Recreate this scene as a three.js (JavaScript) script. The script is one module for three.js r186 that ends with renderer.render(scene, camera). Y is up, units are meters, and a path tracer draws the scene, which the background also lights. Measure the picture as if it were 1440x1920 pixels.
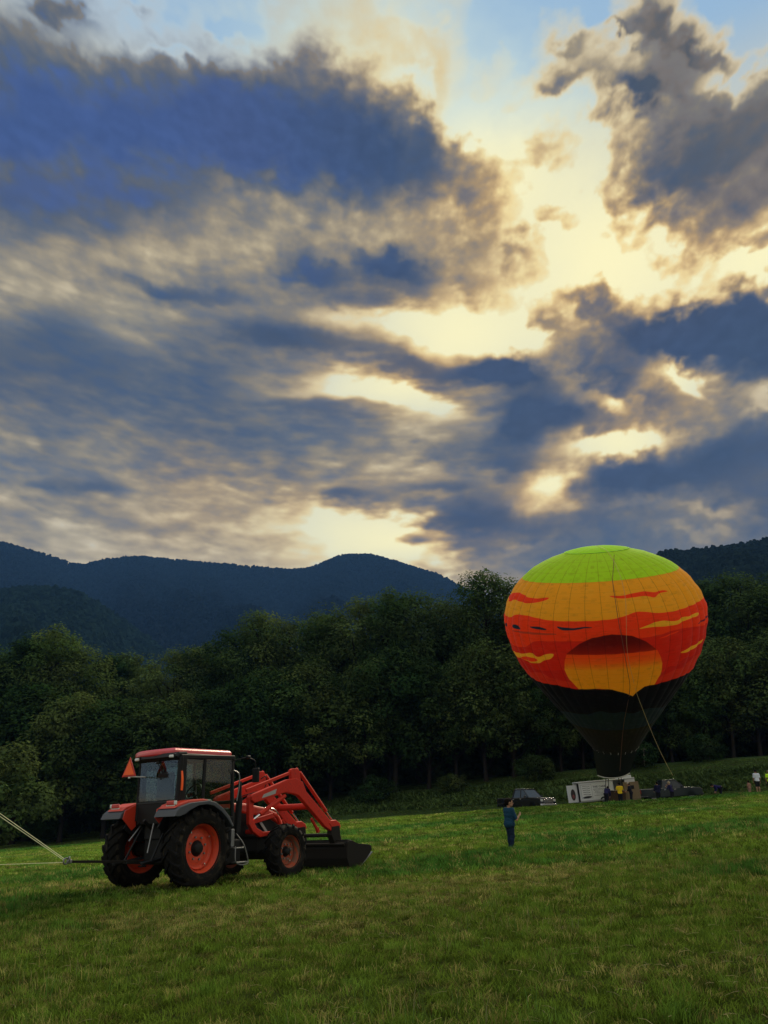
import * as THREE from 'three';
import { mergeGeometries } from 'three/addons/utils/BufferGeometryUtils.js';
import { RoundedBoxGeometry } from 'three/addons/geometries/RoundedBoxGeometry.js';

// ---------------------------------------------------------------- camera, sky, sun, exposure
const scene = new THREE.Scene();
const camera = new THREE.PerspectiveCamera(68.01, 0.75, 0.1, 9000);
camera.position.set(0, 1.25, 0);
camera.rotation.set(THREE.MathUtils.degToRad(20.534), 0, 0);
scene.add(camera);
const renderer = new THREE.WebGLRenderer({ antialias: true });
renderer.toneMapping = THREE.LinearToneMapping;
renderer.toneMappingExposure = 1.0;
renderer.shadowMap.enabled = true;
const SUN_AZ = 19.5, SUN_EL = 35, SUN_POWER = 4.8;
const sun = new THREE.DirectionalLight(new THREE.Color().setRGB(1, 0.86, 0.62), SUN_POWER);
sun.position.set(Math.sin(SUN_AZ * Math.PI / 180) * 90, Math.tan(SUN_EL * Math.PI / 180) * 90, -Math.cos(SUN_AZ * Math.PI / 180) * 90);
sun.castShadow = true; sun.shadow.radius = 32;
Object.assign(sun.shadow.camera, { left: -80, right: 80, top: 80, bottom: -80, near: 1, far: 400 });
sun.shadow.mapSize.set(2048, 2048);
sun.name = 'sun'; scene.add(sun, sun.target);
scene.fog = new THREE.FogExp2(new THREE.Color().setRGB(0.15, 0.40, 1.0), 6.8e-5);

// ---------------------------------------------------------------- random numbers and noise
function rng(seed) { let a = seed >>> 0; return () => { a = (a + 0x6D2B79F5) | 0; let t = Math.imul(a ^ (a >>> 15), 1 | a); t = (t + Math.imul(t ^ (t >>> 7), 61 | t)) ^ t; return ((t ^ (t >>> 14)) >>> 0) / 4294967296; }; }
const PERM = new Uint8Array(512);
{ const r = rng(77), p = [...Array(256).keys()]; for (let i = 255; i > 0; i--) { const j = Math.floor(r() * (i + 1)); [p[i], p[j]] = [p[j], p[i]]; } for (let i = 0; i < 512; i++) PERM[i] = p[i & 255]; }
const gradDot = (h, x, y, z) => { h &= 15; const u = h < 8 ? x : y, v = h < 4 ? y : h === 12 || h === 14 ? x : z; return ((h & 1) ? -u : u) + ((h & 2) ? -v : v); };
function noise(x, y, z) {
  const fx = Math.floor(x), fy = Math.floor(y), fz = Math.floor(z), X = fx & 255, Y = fy & 255, Z = fz & 255;
  x -= fx; y -= fy; z -= fz;
  const u = x * x * x * (x * (x * 6 - 15) + 10), v = y * y * y * (y * (y * 6 - 15) + 10), w = z * z * z * (z * (z * 6 - 15) + 10);
  const A = PERM[X] + Y, AA = PERM[A] + Z, AB = PERM[A + 1] + Z, B = PERM[X + 1] + Y, BA = PERM[B] + Z, BB = PERM[B + 1] + Z;
  const l = (t, a, b) => a + t * (b - a);
  return l(w, l(v, l(u, gradDot(PERM[AA], x, y, z), gradDot(PERM[BA], x - 1, y, z)), l(u, gradDot(PERM[AB], x, y - 1, z), gradDot(PERM[BB], x - 1, y - 1, z))),
    l(v, l(u, gradDot(PERM[AA + 1], x, y, z - 1), gradDot(PERM[BA + 1], x - 1, y, z - 1)), l(u, gradDot(PERM[AB + 1], x, y - 1, z - 1), gradDot(PERM[BB + 1], x - 1, y - 1, z - 1))));
}
function fbm(x, y, z, octaves) { let s = 0, a = 0.5; for (let i = 0; i < octaves; i++) { s += a * noise(x, y, z); x = x * 2.03 + 11.3; y = y * 2.03 + 5.1; z = z * 2.03 + 7.7; a *= 0.5; } return s; }
const smooth = (a, b, x) => { const t = Math.min(1, Math.max(0, (x - a) / (b - a))); return t * t * (3 - 2 * t); };
const clamp = (x, a, b) => Math.min(b, Math.max(a, x));
const lerp = (a, b, t) => a + (b - a) * t;
const lin = (c) => { c /= 255; return c <= 0.04045 ? c / 12.92 : Math.pow((c + 0.055) / 1.055, 2.4); };

// ---------------------------------------------------------------- evening sky: cloud thickness by azimuth and elevation
// Rows run from 56 down to 8 degrees of elevation in steps of 1.5, columns from -38 to 38 degrees of azimuth in steps of 2; 0 is open sky, 9 the thickest cloud.
const CLOUD = `
334321211111122222211111000000001321000
333431211111122222211111000000001321000
333432221111122222221111000000012320000
333432121211122442222221000011012310000
333443234454456665421121110122223310000
333444667788888888765221111233455531000
356677888999999999987742111112476642000
677888999999999999998864211111345653210
788999998888877878877765311122455666532
899998877776555566655555421023466777765
999877888765554454444444421112466777777
987888776554444544455545442011345666667
788877664444445665676544332001224555666
877665544445555666666534321110113444456
765544444565555543333322212232112223444
554444344445566654432211103334432210124
444456654566676655444333324555788653110
456778876677765543445568886456578999642
678888888777765432122455677546335899997
888888777777776665543345687644644788999
888777776677777666554566787665555546788
777766666666666655544566765322456765546
766655655555555544444455643565568887765
655555555444444434555566544688878888887
555554555444443322222477655777768888888
554444444444433322111367777777667888888
444444433333333322111256667777667777788
443333333333333332211245566666666666677
333333333333333332211245566666666666666
333333333333333332211245566666666666666
333333333333333332211245566666666666666
333333333333333332211245566666666666666
333333333333333332211245566666666666666`.trim().split('\n');
const CROWS = CLOUD.length, CCOLS = CLOUD[0].length;
const cell = (i, j) => CLOUD[clamp(j, 0, CROWS - 1)].charCodeAt(clamp(i, 0, CCOLS - 1)) - 48;
const cub = (p0, p1, p2, p3, t) => p1 + 0.5 * t * (p2 - p0 + t * (2 * p0 - 5 * p1 + 4 * p2 - p3 + t * (3 * (p1 - p2) + p3 - p0)));
function cloudTable(az, el) {
  const x = (az + 38) / 2, y = (56 - el) / 1.5, i = Math.floor(x), j = Math.floor(y), u = x - i, v = y - j;
  const row = (k) => cub(cell(i - 1, k), cell(i, k), cell(i + 1, k), cell(i + 2, k), u);
  return cub(row(j - 1), row(j), row(j + 1), row(j + 2), v);
}
// where the hidden sun brightens the thin cloud: azimuth, elevation, half-widths, strength
const GLOW = [[19.5, 37, 8.5, 6.5, 1], [31, 34.5, 6, 3, 1], [10.2, 43.5, 6.5, 4.2, 0.92], [6.5, 33.6, 7, 3.4, 0.95], [1.5, 29.8, 6, 1.8, 0.85], [2, 18.6, 9, 2.2, 1], [-6, 21.5, 10, 2.5, 0.45], [19, 24.5, 4, 2.2, 0.95], [13.3, 22, 3.2, 1.6, 0.95], [23, 29, 3.2, 2.2, 0.85], [19, 27.8, 2.6, 1.6, 0.85], [-2, 50, 9, 5, 0.6], [-8, 37, 14, 3, 0.3]];
function glowAt(az, el) { let k = 1; for (const [a, e, p, q, s] of GLOW) { const dx = (az - a) / p, dy = (el - e) / q, d = dx * dx + dy * dy; if (d < 9) k *= 1 - s * Math.exp(-d / 1.7); } return 1 - k; }
// single clouds and gaps: azimuth, elevation, half-length, half-height, lean in degrees, change of thickness
const SINGLE = [[20.6, 42.6, 2.4, 2.1, -20, -2.2], [25.5, 31.1, 5.1, 1.5, -6, 4], [29.4, 31.1, 2.2, 1.7, -16, 3], [10.1, 30.6, 2.9, 0.7, -8, 4.5], [12.9, 27.3, 2.9, 1.2, -6, 3], [21.1, 22.1, 4.1, 1.4, -4, 3.2], [7.7, 19.8, 3.2, 1.0, -3, 3.2], [1.9, 18.8, 1.5, 0.5, -1, 4.5], [-3.5, 22.0, 2.4, 0.5, 1, 3], [4.3, 22.4, 2.2, 0.6, -2, 3], [13.8, 33.5, 1.4, 1.0, -28, 2.6], [17.9, 34.6, 2.7, 1.1, -35, 2.6], [26.1, 50.3, 1.7, 0.8, -36, 4], [23.5, 50.7, 0.8, 0.2, -9, 3], [29.8, 47.7, 1.8, 0.6, -43, 3.5], [19.0, 50.3, 0.9, 0.5, -15, 2.5], [17.9, 48.5, 1.5, 0.6, 6, 2], [24.0, 46.9, 1.5, 0.9, -38, 3], [25.3, 42.2, 5, 2.4, -10, 0.8], [14.8, 44.8, 2.3, 1.0, 9, 1.8], [16.0, 40.9, 1.6, 0.8, -26, 1.6], [1.0, 38.4, 3.4, 0.7, -13, 2.5], [-5.8, 37.8, 2.3, 0.6, -1, 2], [1.9, 31.3, 4.0, 0.8, -15, 3], [-7.5, 33.0, 4.3, 0.8, -4, 3], [-3.6, 28.1, 6.4, 0.6, -3, 2], [-23.8, 20.6, 3.1, 0.4, 7, 2.5], [-18.2, 35.4, 4.3, 0.5, 3, 2], [-31.7, 49.3, 1.8, 0.5, 20, 2.5], [-25.3, 51.2, 1.1, 0.3, 20, 2], [18.3, 29.6, 2.2, 0.9, -39, 2.5], [12.6, 23.6, 2.7, 0.8, -5, 2], [31.2, 45.6, 1.3, 0.8, -23, -2.6], [23.7, 29.4, 1.5, 0.7, -52, -2.8], [24.9, 27.7, 1.0, 0.5, -52, -2.4], [18.9, 27.8, 1.2, 0.9, 41, -2.6], [19.1, 24.4, 3.5, 1.1, -2, -3], [13.3, 22.2, 2.3, 1.3, 30, -2.3], [0.7, 29.2, 4.8, 0.9, -14, -3], [6.6, 33.6, 7.4, 1.2, -8, -2.6], [-16.4, 51.7, 1.2, 0.5, 13, -1.5], [-20.8, 50.0, 2.0, 0.3, 6, -2.5], [-0.9, 19.5, 5.6, 0.9, 0, -3], [31.3, 34.5, 2.2, 0.6, -15, -4], [29.3, 26.1, 1.4, 0.8, -14, -2], [24.6, 18.8, 3.7, 0.5, -14, -1.6], [17.9, 20.0, 4.4, 0.5, -2, -1.4], [23.3, 17.5, 3.1, 0.4, -11, -1.2], [10.8, 17.2, 2.3, 0.4, 7, -1.5], [9.5, 47.0, 2.5, 1.3, -7, -2]].map(([a, e, p, q, r, d]) => ({ a, e, p, q, c: Math.cos(r * Math.PI / 180), s: Math.sin(r * Math.PI / 180), d }));
function singles(az, el, ce) { let t = 0; for (const k of SINGLE) { const y = el - k.e; if (Math.abs(y) > 3.2 * k.p) continue; const x = (az - k.a) * ce, u = (x * k.c + y * k.s) / k.p, v = (y * k.c - x * k.s) / k.q, d = u * u + v * v; if (d < 6) t += k.d / (1 + Math.pow(d, 2.2) * 1.3); } return t; }
const FAR = [[150, 184, 216], [190, 198, 198], [208, 194, 164], [184, 170, 142], [155, 145, 125], [129, 125, 118], [107, 111, 118], [89, 98, 113], [74, 88, 112], [64, 80, 106]];
const DEEP = [0.03, 0.10, 0.31], BROWN = [0.26, 0.08, -0.12];
const COOL = [[150, 184, 216], [172, 196, 214], [176, 194, 208], [164, 180, 194], [140, 156, 174], [116, 128, 146]];
const NEAR = [[256, 253, 210], [256, 248, 196], [248, 224, 158], [219, 187, 130], [182, 152, 108], [149, 131, 109], [117, 110, 108], [97, 97, 107], [79, 87, 106], [66, 79, 106]];
const ridged = (x, y, z) => 0.5 * (0.32 - Math.abs(noise(x, y, z))) + 0.28 * (0.32 - Math.abs(noise(x * 2.1, y * 2.1, z + 3))) + 0.16 * (0.32 - Math.abs(noise(x * 4.3, y * 4.3, z + 7)));
function skyColor(az, el, dx, dy, dz, out) {
  const k = 1 / (0.42 + Math.max(dy, 0)), px = dx * k, pz = dz * k;
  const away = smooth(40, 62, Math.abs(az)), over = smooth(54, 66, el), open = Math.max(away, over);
  let t = 0, g = 0, fine = 0, w3 = 0;
  if (open < 1) {
    // flat layers low and to the left, heaped cloud high and to the right; the layers lean with the azimuth
    const x = az * Math.cos(el * Math.PI / 180) / 10, y = (el + 0.0011 * az * Math.abs(az) * (az > 0 ? -0.6 : -1) * -1) / 10, heap = clamp(smooth(26, 46, el) * 0.8 + smooth(0, 20, az) * 0.6, 0, 1), layer = 1 - heap;
    let dA = 0, dE = 0, dT = 0, dF = 0;
    if (heap < 1) {
      const w1 = fbm(x * 1.7 + 3, y * 3.2, 1.5, 4), w2 = fbm(x * 1.5 + 40, y * 3.4 + 9, 2.5, 4), s1 = fbm(x * 1.3 + 12, y * 6 + 3 + 0.3 * w2, 8, 6), s2 = fbm(x * 5 + 5, y * 14 + 0.4 * w1, 5, 6);
      dA += layer * (5 * w1 + 1.0 * s2); dE += layer * (2.0 * w2 + 0.6 * s2); dT += layer * (2.5 * s1 + 1.0 * w1); dF += layer * 3.0 * s2; fine += layer * s2; w3 += layer * s1;
    }
    if (heap > 0) {
      const w1 = fbm(x * 2.4 + 13, y * 2.6, 11.5, 4), w2 = fbm(x * 2.4 + 70, y * 2.6 + 9, 12.5, 4), h1 = fbm(x * 6 + 0.8 * w2, y * 6.8 + 31 + 0.8 * w1, 3, 6), h2 = fbm(x * 10 + 5, y * 12, 15, 7), h3 = ridged(x * 5 + 7 + 0.5 * h1, y * 6.2, 2);
      dA += heap * (2.8 * w1 + 2.4 * h1); dE += heap * (2.2 * w2 + 1.8 * h1 - 0.8 * h2); dT += heap * (2.8 * h1 + 1.0 * w1 - 0.5 * h3); dF += heap * (2.4 * h2 - 0.6 * h3); fine += heap * h2; w3 += heap * h1;
    }
    const a = az + dA, e = el + dE;
    t = cloudTable(a, e) + singles(az + 0.85 * dA, el + 0.85 * dE, Math.cos(el * Math.PI / 180));
    t = 4.6 + (t - 4.6) * 1.1;
    if (t > 6) t = 6 + (t - 6) * lerp(0.62, 1, Math.max(smooth(30, 38, el), smooth(2, 14, az) * smooth(20, 23, el)));
    t += (dT * lerp(lerp(0.85, 0.25, smooth(44, 49, el)), 1, smooth(0.4, 4.2, t)) + dF * (lerp(0.42, 0.2, smooth(44, 49, el)) + 0.58 * smooth(0.6, 4.2, t))) * (1 - 0.6 * smooth(6.6, 8.6, t));
    g = glowAt(lerp(az, a, 0.5), lerp(el, e, 0.5)) * (1 - open);
  }
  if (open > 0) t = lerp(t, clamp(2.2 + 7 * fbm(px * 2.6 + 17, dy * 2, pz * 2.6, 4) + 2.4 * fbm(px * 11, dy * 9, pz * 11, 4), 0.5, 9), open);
  t = clamp(t, lerp(0, 1.0, smooth(50, 44, el)) * (1 - open), 9);
  const i = Math.min(8, Math.floor(t)), f = t - i, warm = fbm(px * 4 + 90, dy * 6, pz * 4, 2) * 10, dim = 1 + (0.13 * fine + 0.1 * w3) * smooth(1.5, 4.5, t), cool = smooth(45, 51, el) * smooth(4, -10, az), deep = smooth(8, -12, az) * smooth(33, 40, el) * smooth(6.5, 9, t), brown = smooth(20, 27, az) * smooth(34, 39, el) * smooth(5, 7, t);
  for (let c = 0; c < 3; c++) {
    const far = lerp(FAR[i][c], FAR[i + 1][c], f) * (1 + deep * DEEP[c] + brown * BROWN[c]), v = lerp(cool > 0 && i < 5 ? lerp(far, lerp(COOL[i][c], COOL[i + 1][c], f), cool) : far, lerp(NEAR[i][c], NEAR[i + 1][c], f), g) + (c === 0 ? warm : c === 2 ? -warm : 0) * (t > 1.5 ? 1 : 0.2);
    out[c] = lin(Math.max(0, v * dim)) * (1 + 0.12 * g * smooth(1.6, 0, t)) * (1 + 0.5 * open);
  }
}
{
  const W = 4096, H = 2048, data = new Float32Array(W * H * 4), out = [0, 0, 0], first = Math.floor(H / 2) - 8;
  for (let y = 0; y < H; y++) {
    const el = ((y + 0.5) / H - 0.5) * 180, ce = Math.cos(el * Math.PI / 180), se = Math.sin(el * Math.PI / 180);
    const fineRow = el > 5 && el < 62;
    for (let x = 0; x < W; x++) {
      const o = (y * W + x) * 4; data[o + 3] = 1;
      if (y < first) { data[o] = data[o + 1] = data[o + 2] = 0.06; continue; }
      const th = ((x + 0.5) / W - 0.5) * 2 * Math.PI, dx = Math.cos(th) * ce, dz = Math.sin(th) * ce, az = Math.atan2(dx, -dz) * 180 / Math.PI;
      const step = Math.abs(az) < 48 && fineRow ? 1 : 4;
      if (step === 4 && (x & 3)) { const p = o - (x & 3) * 4; data[o] = data[p]; data[o + 1] = data[p + 1]; data[o + 2] = data[p + 2]; continue; }
      if (step === 4 && (y & 3) && y - (y & 3) >= first) { const p = o - (y & 3) * W * 4; data[o] = data[p]; data[o + 1] = data[p + 1]; data[o + 2] = data[p + 2]; continue; }
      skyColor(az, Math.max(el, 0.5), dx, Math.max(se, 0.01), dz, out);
      data[o] = out[0]; data[o + 1] = out[1]; data[o + 2] = out[2];
    }
  }
  const t = new THREE.DataTexture(data, W, H, THREE.RGBAFormat, THREE.FloatType);
  t.mapping = THREE.EquirectangularReflectionMapping; t.magFilter = THREE.LinearFilter; t.minFilter = THREE.LinearFilter; t.needsUpdate = true;
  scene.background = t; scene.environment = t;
}

// ---------------------------------------------------------------- helpers
const used = new Map();
function numbered(name) { const n = used.get(name) ?? 0; used.set(name, n + 1); return n ? `${name}_${String(n).padStart(3, '0')}` : name; }
function tag(o, label, category, group, kind) {
  if (label) o.userData.label = label;
  if (category) o.userData.category = category;
  if (group) o.userData.group = group;
  if (kind) o.userData.kind = kind;
  return o;
}
const shade = (o) => { o.castShadow = true; o.receiveShadow = true; return o; };
function thing(name, pos, turn = 0) { const o = new THREE.Group(); o.name = numbered(name); o.position.set(...pos); o.rotation.y = turn; scene.add(o); return o; }
function obj(name, geos, material, parent = scene) {
  const list = [].concat(geos), same = list.every((g) => !!g.index) ? list : list.map((g) => g.index ? g.toNonIndexed() : g);
  const m = shade(new THREE.Mesh(list.length > 1 ? mergeGeometries(same) : same[0], material));
  m.name = parent === scene ? numbered(name) : name; parent.add(m); return m;
}
function copyOf(o, name = o.name.replace(/_\d{3}$/, '')) { const c = o.clone(); c.name = numbered(name); scene.add(c); return c; }
const V = (x, y, z) => new THREE.Vector3(x, y, z);
const col = (r, g, b) => new THREE.Color().setRGB(r, g, b);
const mat = (c, roughness = 0.7, extra = {}) => new THREE.MeshPhysicalMaterial({ color: Array.isArray(c) ? col(...c) : c, roughness, side: THREE.DoubleSide, ...extra });
function box(sx, sy, sz, x, y, z, r = 0.012) { const g = new RoundedBoxGeometry(sx, sy, sz, 2, Math.min(r, sx / 2.05, sy / 2.05, sz / 2.05)); g.translate(x, y, z); return g; }
function bar(a, b, r0, r1 = r0, n = 10) {
  a = V(...a); b = V(...b); const d = b.clone().sub(a), g = new THREE.CylinderGeometry(r1, r0, d.length(), n, 1);
  g.applyQuaternion(new THREE.Quaternion().setFromUnitVectors(V(0, 1, 0), d.clone().normalize())); const m = a.add(b).multiplyScalar(0.5); g.translate(m.x, m.y, m.z); return g;
}
function beam(a, b, w, h, r = 0.008) {   // rectangular bar lying along a -> b in the x-y plane; w across z
  a = V(...a); b = V(...b); const d = b.clone().sub(a), g = new RoundedBoxGeometry(d.length(), h, w, 2, Math.min(r, h / 2.1, w / 2.1));
  g.applyQuaternion(new THREE.Quaternion().setFromUnitVectors(V(1, 0, 0), d.clone().normalize())); const m = a.add(b).multiplyScalar(0.5); g.translate(m.x, m.y, m.z); return g;
}
function tube(points, r, n = 24, m = 7) { return new THREE.TubeGeometry(new THREE.CatmullRomCurve3(points.map((p) => V(...p))), n, r, m); }
function slab(points, z0, z1, bevel = 0.01) {   // outline in x-y, thick from z0 to z1
  const s = new THREE.Shape(points.map((p) => new THREE.Vector2(p[0], p[1]))), b = Math.min(bevel, Math.abs(z1 - z0) / 2.2);
  const g = new THREE.ExtrudeGeometry(s, { depth: Math.abs(z1 - z0) - 2 * b, bevelEnabled: b > 0, bevelSize: b, bevelThickness: b, bevelSegments: 2, bevelOffset: -b, curveSegments: 10 });
  g.translate(0, 0, Math.min(z0, z1) + b); return g;
}
function lathe(points, axis = 'y', n = 40) { const g = new THREE.LatheGeometry(points.map((p) => new THREE.Vector2(p[0], p[1])), n); if (axis === 'z') g.rotateX(Math.PI / 2); if (axis === 'x') g.rotateZ(-Math.PI / 2); return g; }
function quad(a, b, c, d, thick = 0) {
  const A = V(...a), B = V(...b), C = V(...c), D = V(...d), n = B.clone().sub(A).cross(D.clone().sub(A)).normalize().multiplyScalar(thick);
  const g = new THREE.BufferGeometry(), P = [A, B, C, D], Q = P.map((p) => p.clone().add(n));
  const pos = [], tri = (...v) => v.forEach((p) => pos.push(p.x, p.y, p.z)), uv = [], U = [[0, 0], [1, 0], [1, 1], [0, 1]];
  const face = (p, q, r, s) => { tri(p, q, r, p, r, s); for (const i of [0, 1, 2, 0, 2, 3]) uv.push(...U[i]); };
  face(...Q); if (thick) { face(P[3], P[2], P[1], P[0]); for (let i = 0; i < 4; i++) face(P[i], P[(i + 1) % 4], Q[(i + 1) % 4], Q[i]); }
  g.setAttribute('position', new THREE.Float32BufferAttribute(pos, 3)); g.setAttribute('uv', new THREE.Float32BufferAttribute(uv, 2)); g.computeVertexNormals(); return g;
}
function noiseMap(size, f, bytes = 1) {   // grey texture from f(u, v) that tiles if f does
  const d = new Uint8Array(size * size * 4);
  for (let y = 0; y < size; y++) for (let x = 0; x < size; x++) { const v = f(x / size, y / size), o = (y * size + x) * 4; for (let c = 0; c < 3; c++) d[o + c] = clamp((Array.isArray(v) ? v[c] : v) * 255, 0, 255); d[o + 3] = 255; }
  const t = new THREE.DataTexture(d, size, size); t.wrapS = t.wrapT = THREE.RepeatWrapping; t.magFilter = t.minFilter = THREE.LinearFilter; t.needsUpdate = true; return t;
}

// ---------------------------------------------------------------- the land
// tractor frame: origin under the rear axle, forward, up and towards its right-hand side
const TR = { o: V(-4.454, -0.48, -17.012), f: V(0.5607, -0.0032, -0.828), u: V(-0.0344, 0.999, -0.0271), s: V(0.8273, 0.0437, 0.56) };
const crestZ = (x) => -55 + 0.4 * clamp(x, -60, 60);
function plain(x, z) {
  const X = 90 * Math.tanh(x / 90);
  let g = 0.075 * X - 0.2 * Math.sin(Math.PI * clamp(-z / 50, 0, 1));
  g -= 0.11 * Math.exp(-(((x - 4) / 7) ** 2) - ((z + 23) / 8) ** 2);
  const q = crestZ(x) - z; g -= (0.10 + 0.55 * smooth(4, -34, x)) * Math.exp(-(((q + 4) / 16) ** 2));
  g += 0.05 * noise(x * 0.09, 3.3, z * 0.09) * smooth(4, 20, Math.abs(z)) + 0.018 * noise(x * 0.55, 9.1, z * 0.55);
  const d = crestZ(x) - z;
  if (d > 0) g += -1.08 * smooth(-1, 8, d) - 0.2 * Math.exp(-(((x - 12.6) / 5) ** 2) - ((z + 72) / 7) ** 2) - 0.9 * Math.exp(-(((x - 26.4) / 4.5) ** 2) - ((z + 74) / 6) ** 2) + 0.02 * Math.max(0, d - 7) + 0.15 * Math.max(0, Math.min(d, 44) - 26) - 0.12 * Math.max(0, Math.min(d, 90) - 52) + 0.12 * noise(x * 0.2, 1.7, z * 0.2) * smooth(0, 6, d);
  else g -= 1.08 * smooth(-1, 8, 0) * smooth(-1, 0, d);
  return g;
}
const TUP = TR.u;
function ground(x, z) {
  let g = plain(x, z);
  const cx = TR.o.x + TR.f.x * 1.3, cz = TR.o.z + TR.f.z * 1.3, d = Math.hypot(x - cx, z - cz);
  if (d < 7) { const p = TR.o.y - (TUP.x * (x - TR.o.x) + TUP.z * (z - TR.o.z)) / TUP.y; g = lerp(p, g, smooth(2.8, 7, d)); }
  return g;
}
const straw = (x, z) => smooth(0.02, 0.34, fbm(x * 0.16 + 3, 0.5, z * 0.34 + x * 0.05, 4) + 0.30 * fbm(x * 0.9, 4.4, z * 1.6, 3));
const lush = (x, z) => smooth(-0.05, 0.3, fbm(x * 0.13 + 50, 7.5, z * 0.2, 4));
{
  const N = 250, pos = [], uv = [], colr = [], idx = [];
  for (let j = 0; j <= N; j++) for (let i = 0; i <= N; i++) {
    const x = 7.3 * Math.sinh(6.95 * (i / N * 2 - 1)), z = -32 + 7.3 * Math.sinh(6.95 * (j / N * 2 - 1));
    const far = Math.hypot(x, z + 32);
    pos.push(x, far > 400 ? lerp(ground(x, z), 3, smooth(400, 800, far)) : ground(x, z), z); uv.push(x / 3, z / 3);
    const beyond = smooth(-0.5, 1.5, crestZ(x) - z), s = straw(x, z), m = 0.8 + 0.5 * fbm(x * 0.7, 2, z * 0.7, 3);
    const c = [lerp(0.032, 0.07, s), lerp(0.045, 0.062, s), lerp(0.012, 0.022, s)], b = [0.046, 0.076, 0.024];
    for (let k = 0; k < 3; k++) colr.push(lerp(c[k], b[k], beyond) * m);
  }
  for (let j = 0; j < N; j++) for (let i = 0; i < N; i++) { const a = j * (N + 1) + i; idx.push(a, a + N + 1, a + 1, a + 1, a + N + 1, a + N + 2); }
  const g = new THREE.BufferGeometry();
  g.setAttribute('position', new THREE.Float32BufferAttribute(pos, 3)); g.setAttribute('uv', new THREE.Float32BufferAttribute(uv, 2)); g.setAttribute('color', new THREE.Float32BufferAttribute(colr, 3));
  g.setIndex(idx); g.computeVertexNormals();
  const bump = noiseMap(512, (u, v) => { let s = 0; for (let o = 0, f = 8, a = 0.5; o < 5; o++, f *= 2, a *= 0.6) { const W = (x, y) => noise(x, y, o * 3.3); const x = u * f, y = v * f, q = (k, l) => W(x - k * f, y - l * f); s += a * (q(0, 0) * (1 - u) * (1 - v) + q(1, 0) * u * (1 - v) + q(0, 1) * (1 - u) * v + q(1, 1) * u * v); } return 0.5 + s; });
  const tint = noiseMap(512, (u, v) => { const a = 0.86 + 0.3 * (noise(u * 60, v * 60, 1) + noise(u * 140, v * 140, 2) * 0.7); return [a, a, a * 0.95]; });
  tag(obj('field', g, mat([1, 1, 1], 1, { vertexColors: true, specularIntensity: 0, bumpMap: bump, bumpScale: 0.05, map: tint })), 'sloping mown hay field running from the camera to the trees', null, null, 'structure');
}

// grass: little tufts of bent blades, thick near the camera and thinner towards the crest
function bladeTuft(seed, n, hMin, hMax, spread, width, lean) {
  const r = rng(seed), pos = [], nor = [];
  for (let i = 0; i < n; i++) {
    const a = r() * 6.283, q = Math.sqrt(r()) * spread, x = Math.cos(a) * q, z = Math.sin(a) * q, h = lerp(hMin, hMax, r()), t = r() * 6.283, w = width * (0.6 + 0.8 * r()), L = lean * (0.3 + r()) * h;
    const dx = Math.cos(t), dz = Math.sin(t), sx = -dz * w / 2, sz = dx * w / 2, mx = x + dx * L * 0.35, mz = z + dz * L * 0.35, ex = x + dx * L, ez = z + dz * L, my = h * 0.6, ey = h * (1 - 0.25 * lean * r());
    const P = [[x - sx, -0.01, z - sz], [x + sx, -0.01, z + sz], [mx + sx * 0.8, my, mz + sz * 0.8], [mx - sx * 0.8, my, mz - sz * 0.8], [ex, ey, ez]];
    for (const k of [0, 1, 2, 0, 2, 3, 3, 2, 4]) { pos.push(...P[k]); const m = V(dx * -0.5, 0.9, dz * -0.5).normalize(); nor.push(m.x, m.y, m.z); }
  }
  const g = new THREE.BufferGeometry(); g.setAttribute('position', new THREE.Float32BufferAttribute(pos, 3)); g.setAttribute('normal', new THREE.Float32BufferAttribute(nor, 3)); return g;
}
const grassMat = new THREE.MeshPhysicalMaterial({ color: 0xffffff, roughness: 0.95, specularIntensity: 0.0, side: THREE.DoubleSide, transmission: 0.3, thickness: 0 });
function scatter(name, label, geo, material, spots, color) {
  const m = new THREE.InstancedMesh(geo, material, spots.length), M = new THREE.Matrix4(), Q = new THREE.Quaternion(), C = new THREE.Color();
  spots.forEach((s, i) => { M.compose(V(s.x, s.y, s.z), Q.setFromEuler(new THREE.Euler(s.tx ?? 0, s.a, s.tz ?? 0)), V(s.w, s.h, s.w)); m.setMatrixAt(i, M); const c = color(s); m.setColorAt(i, C.setRGB(c[0], c[1], c[2])); });
  m.name = numbered(name); shade(m); scene.add(m); tag(m, label, null, null, 'stuff'); return m;
}
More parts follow.
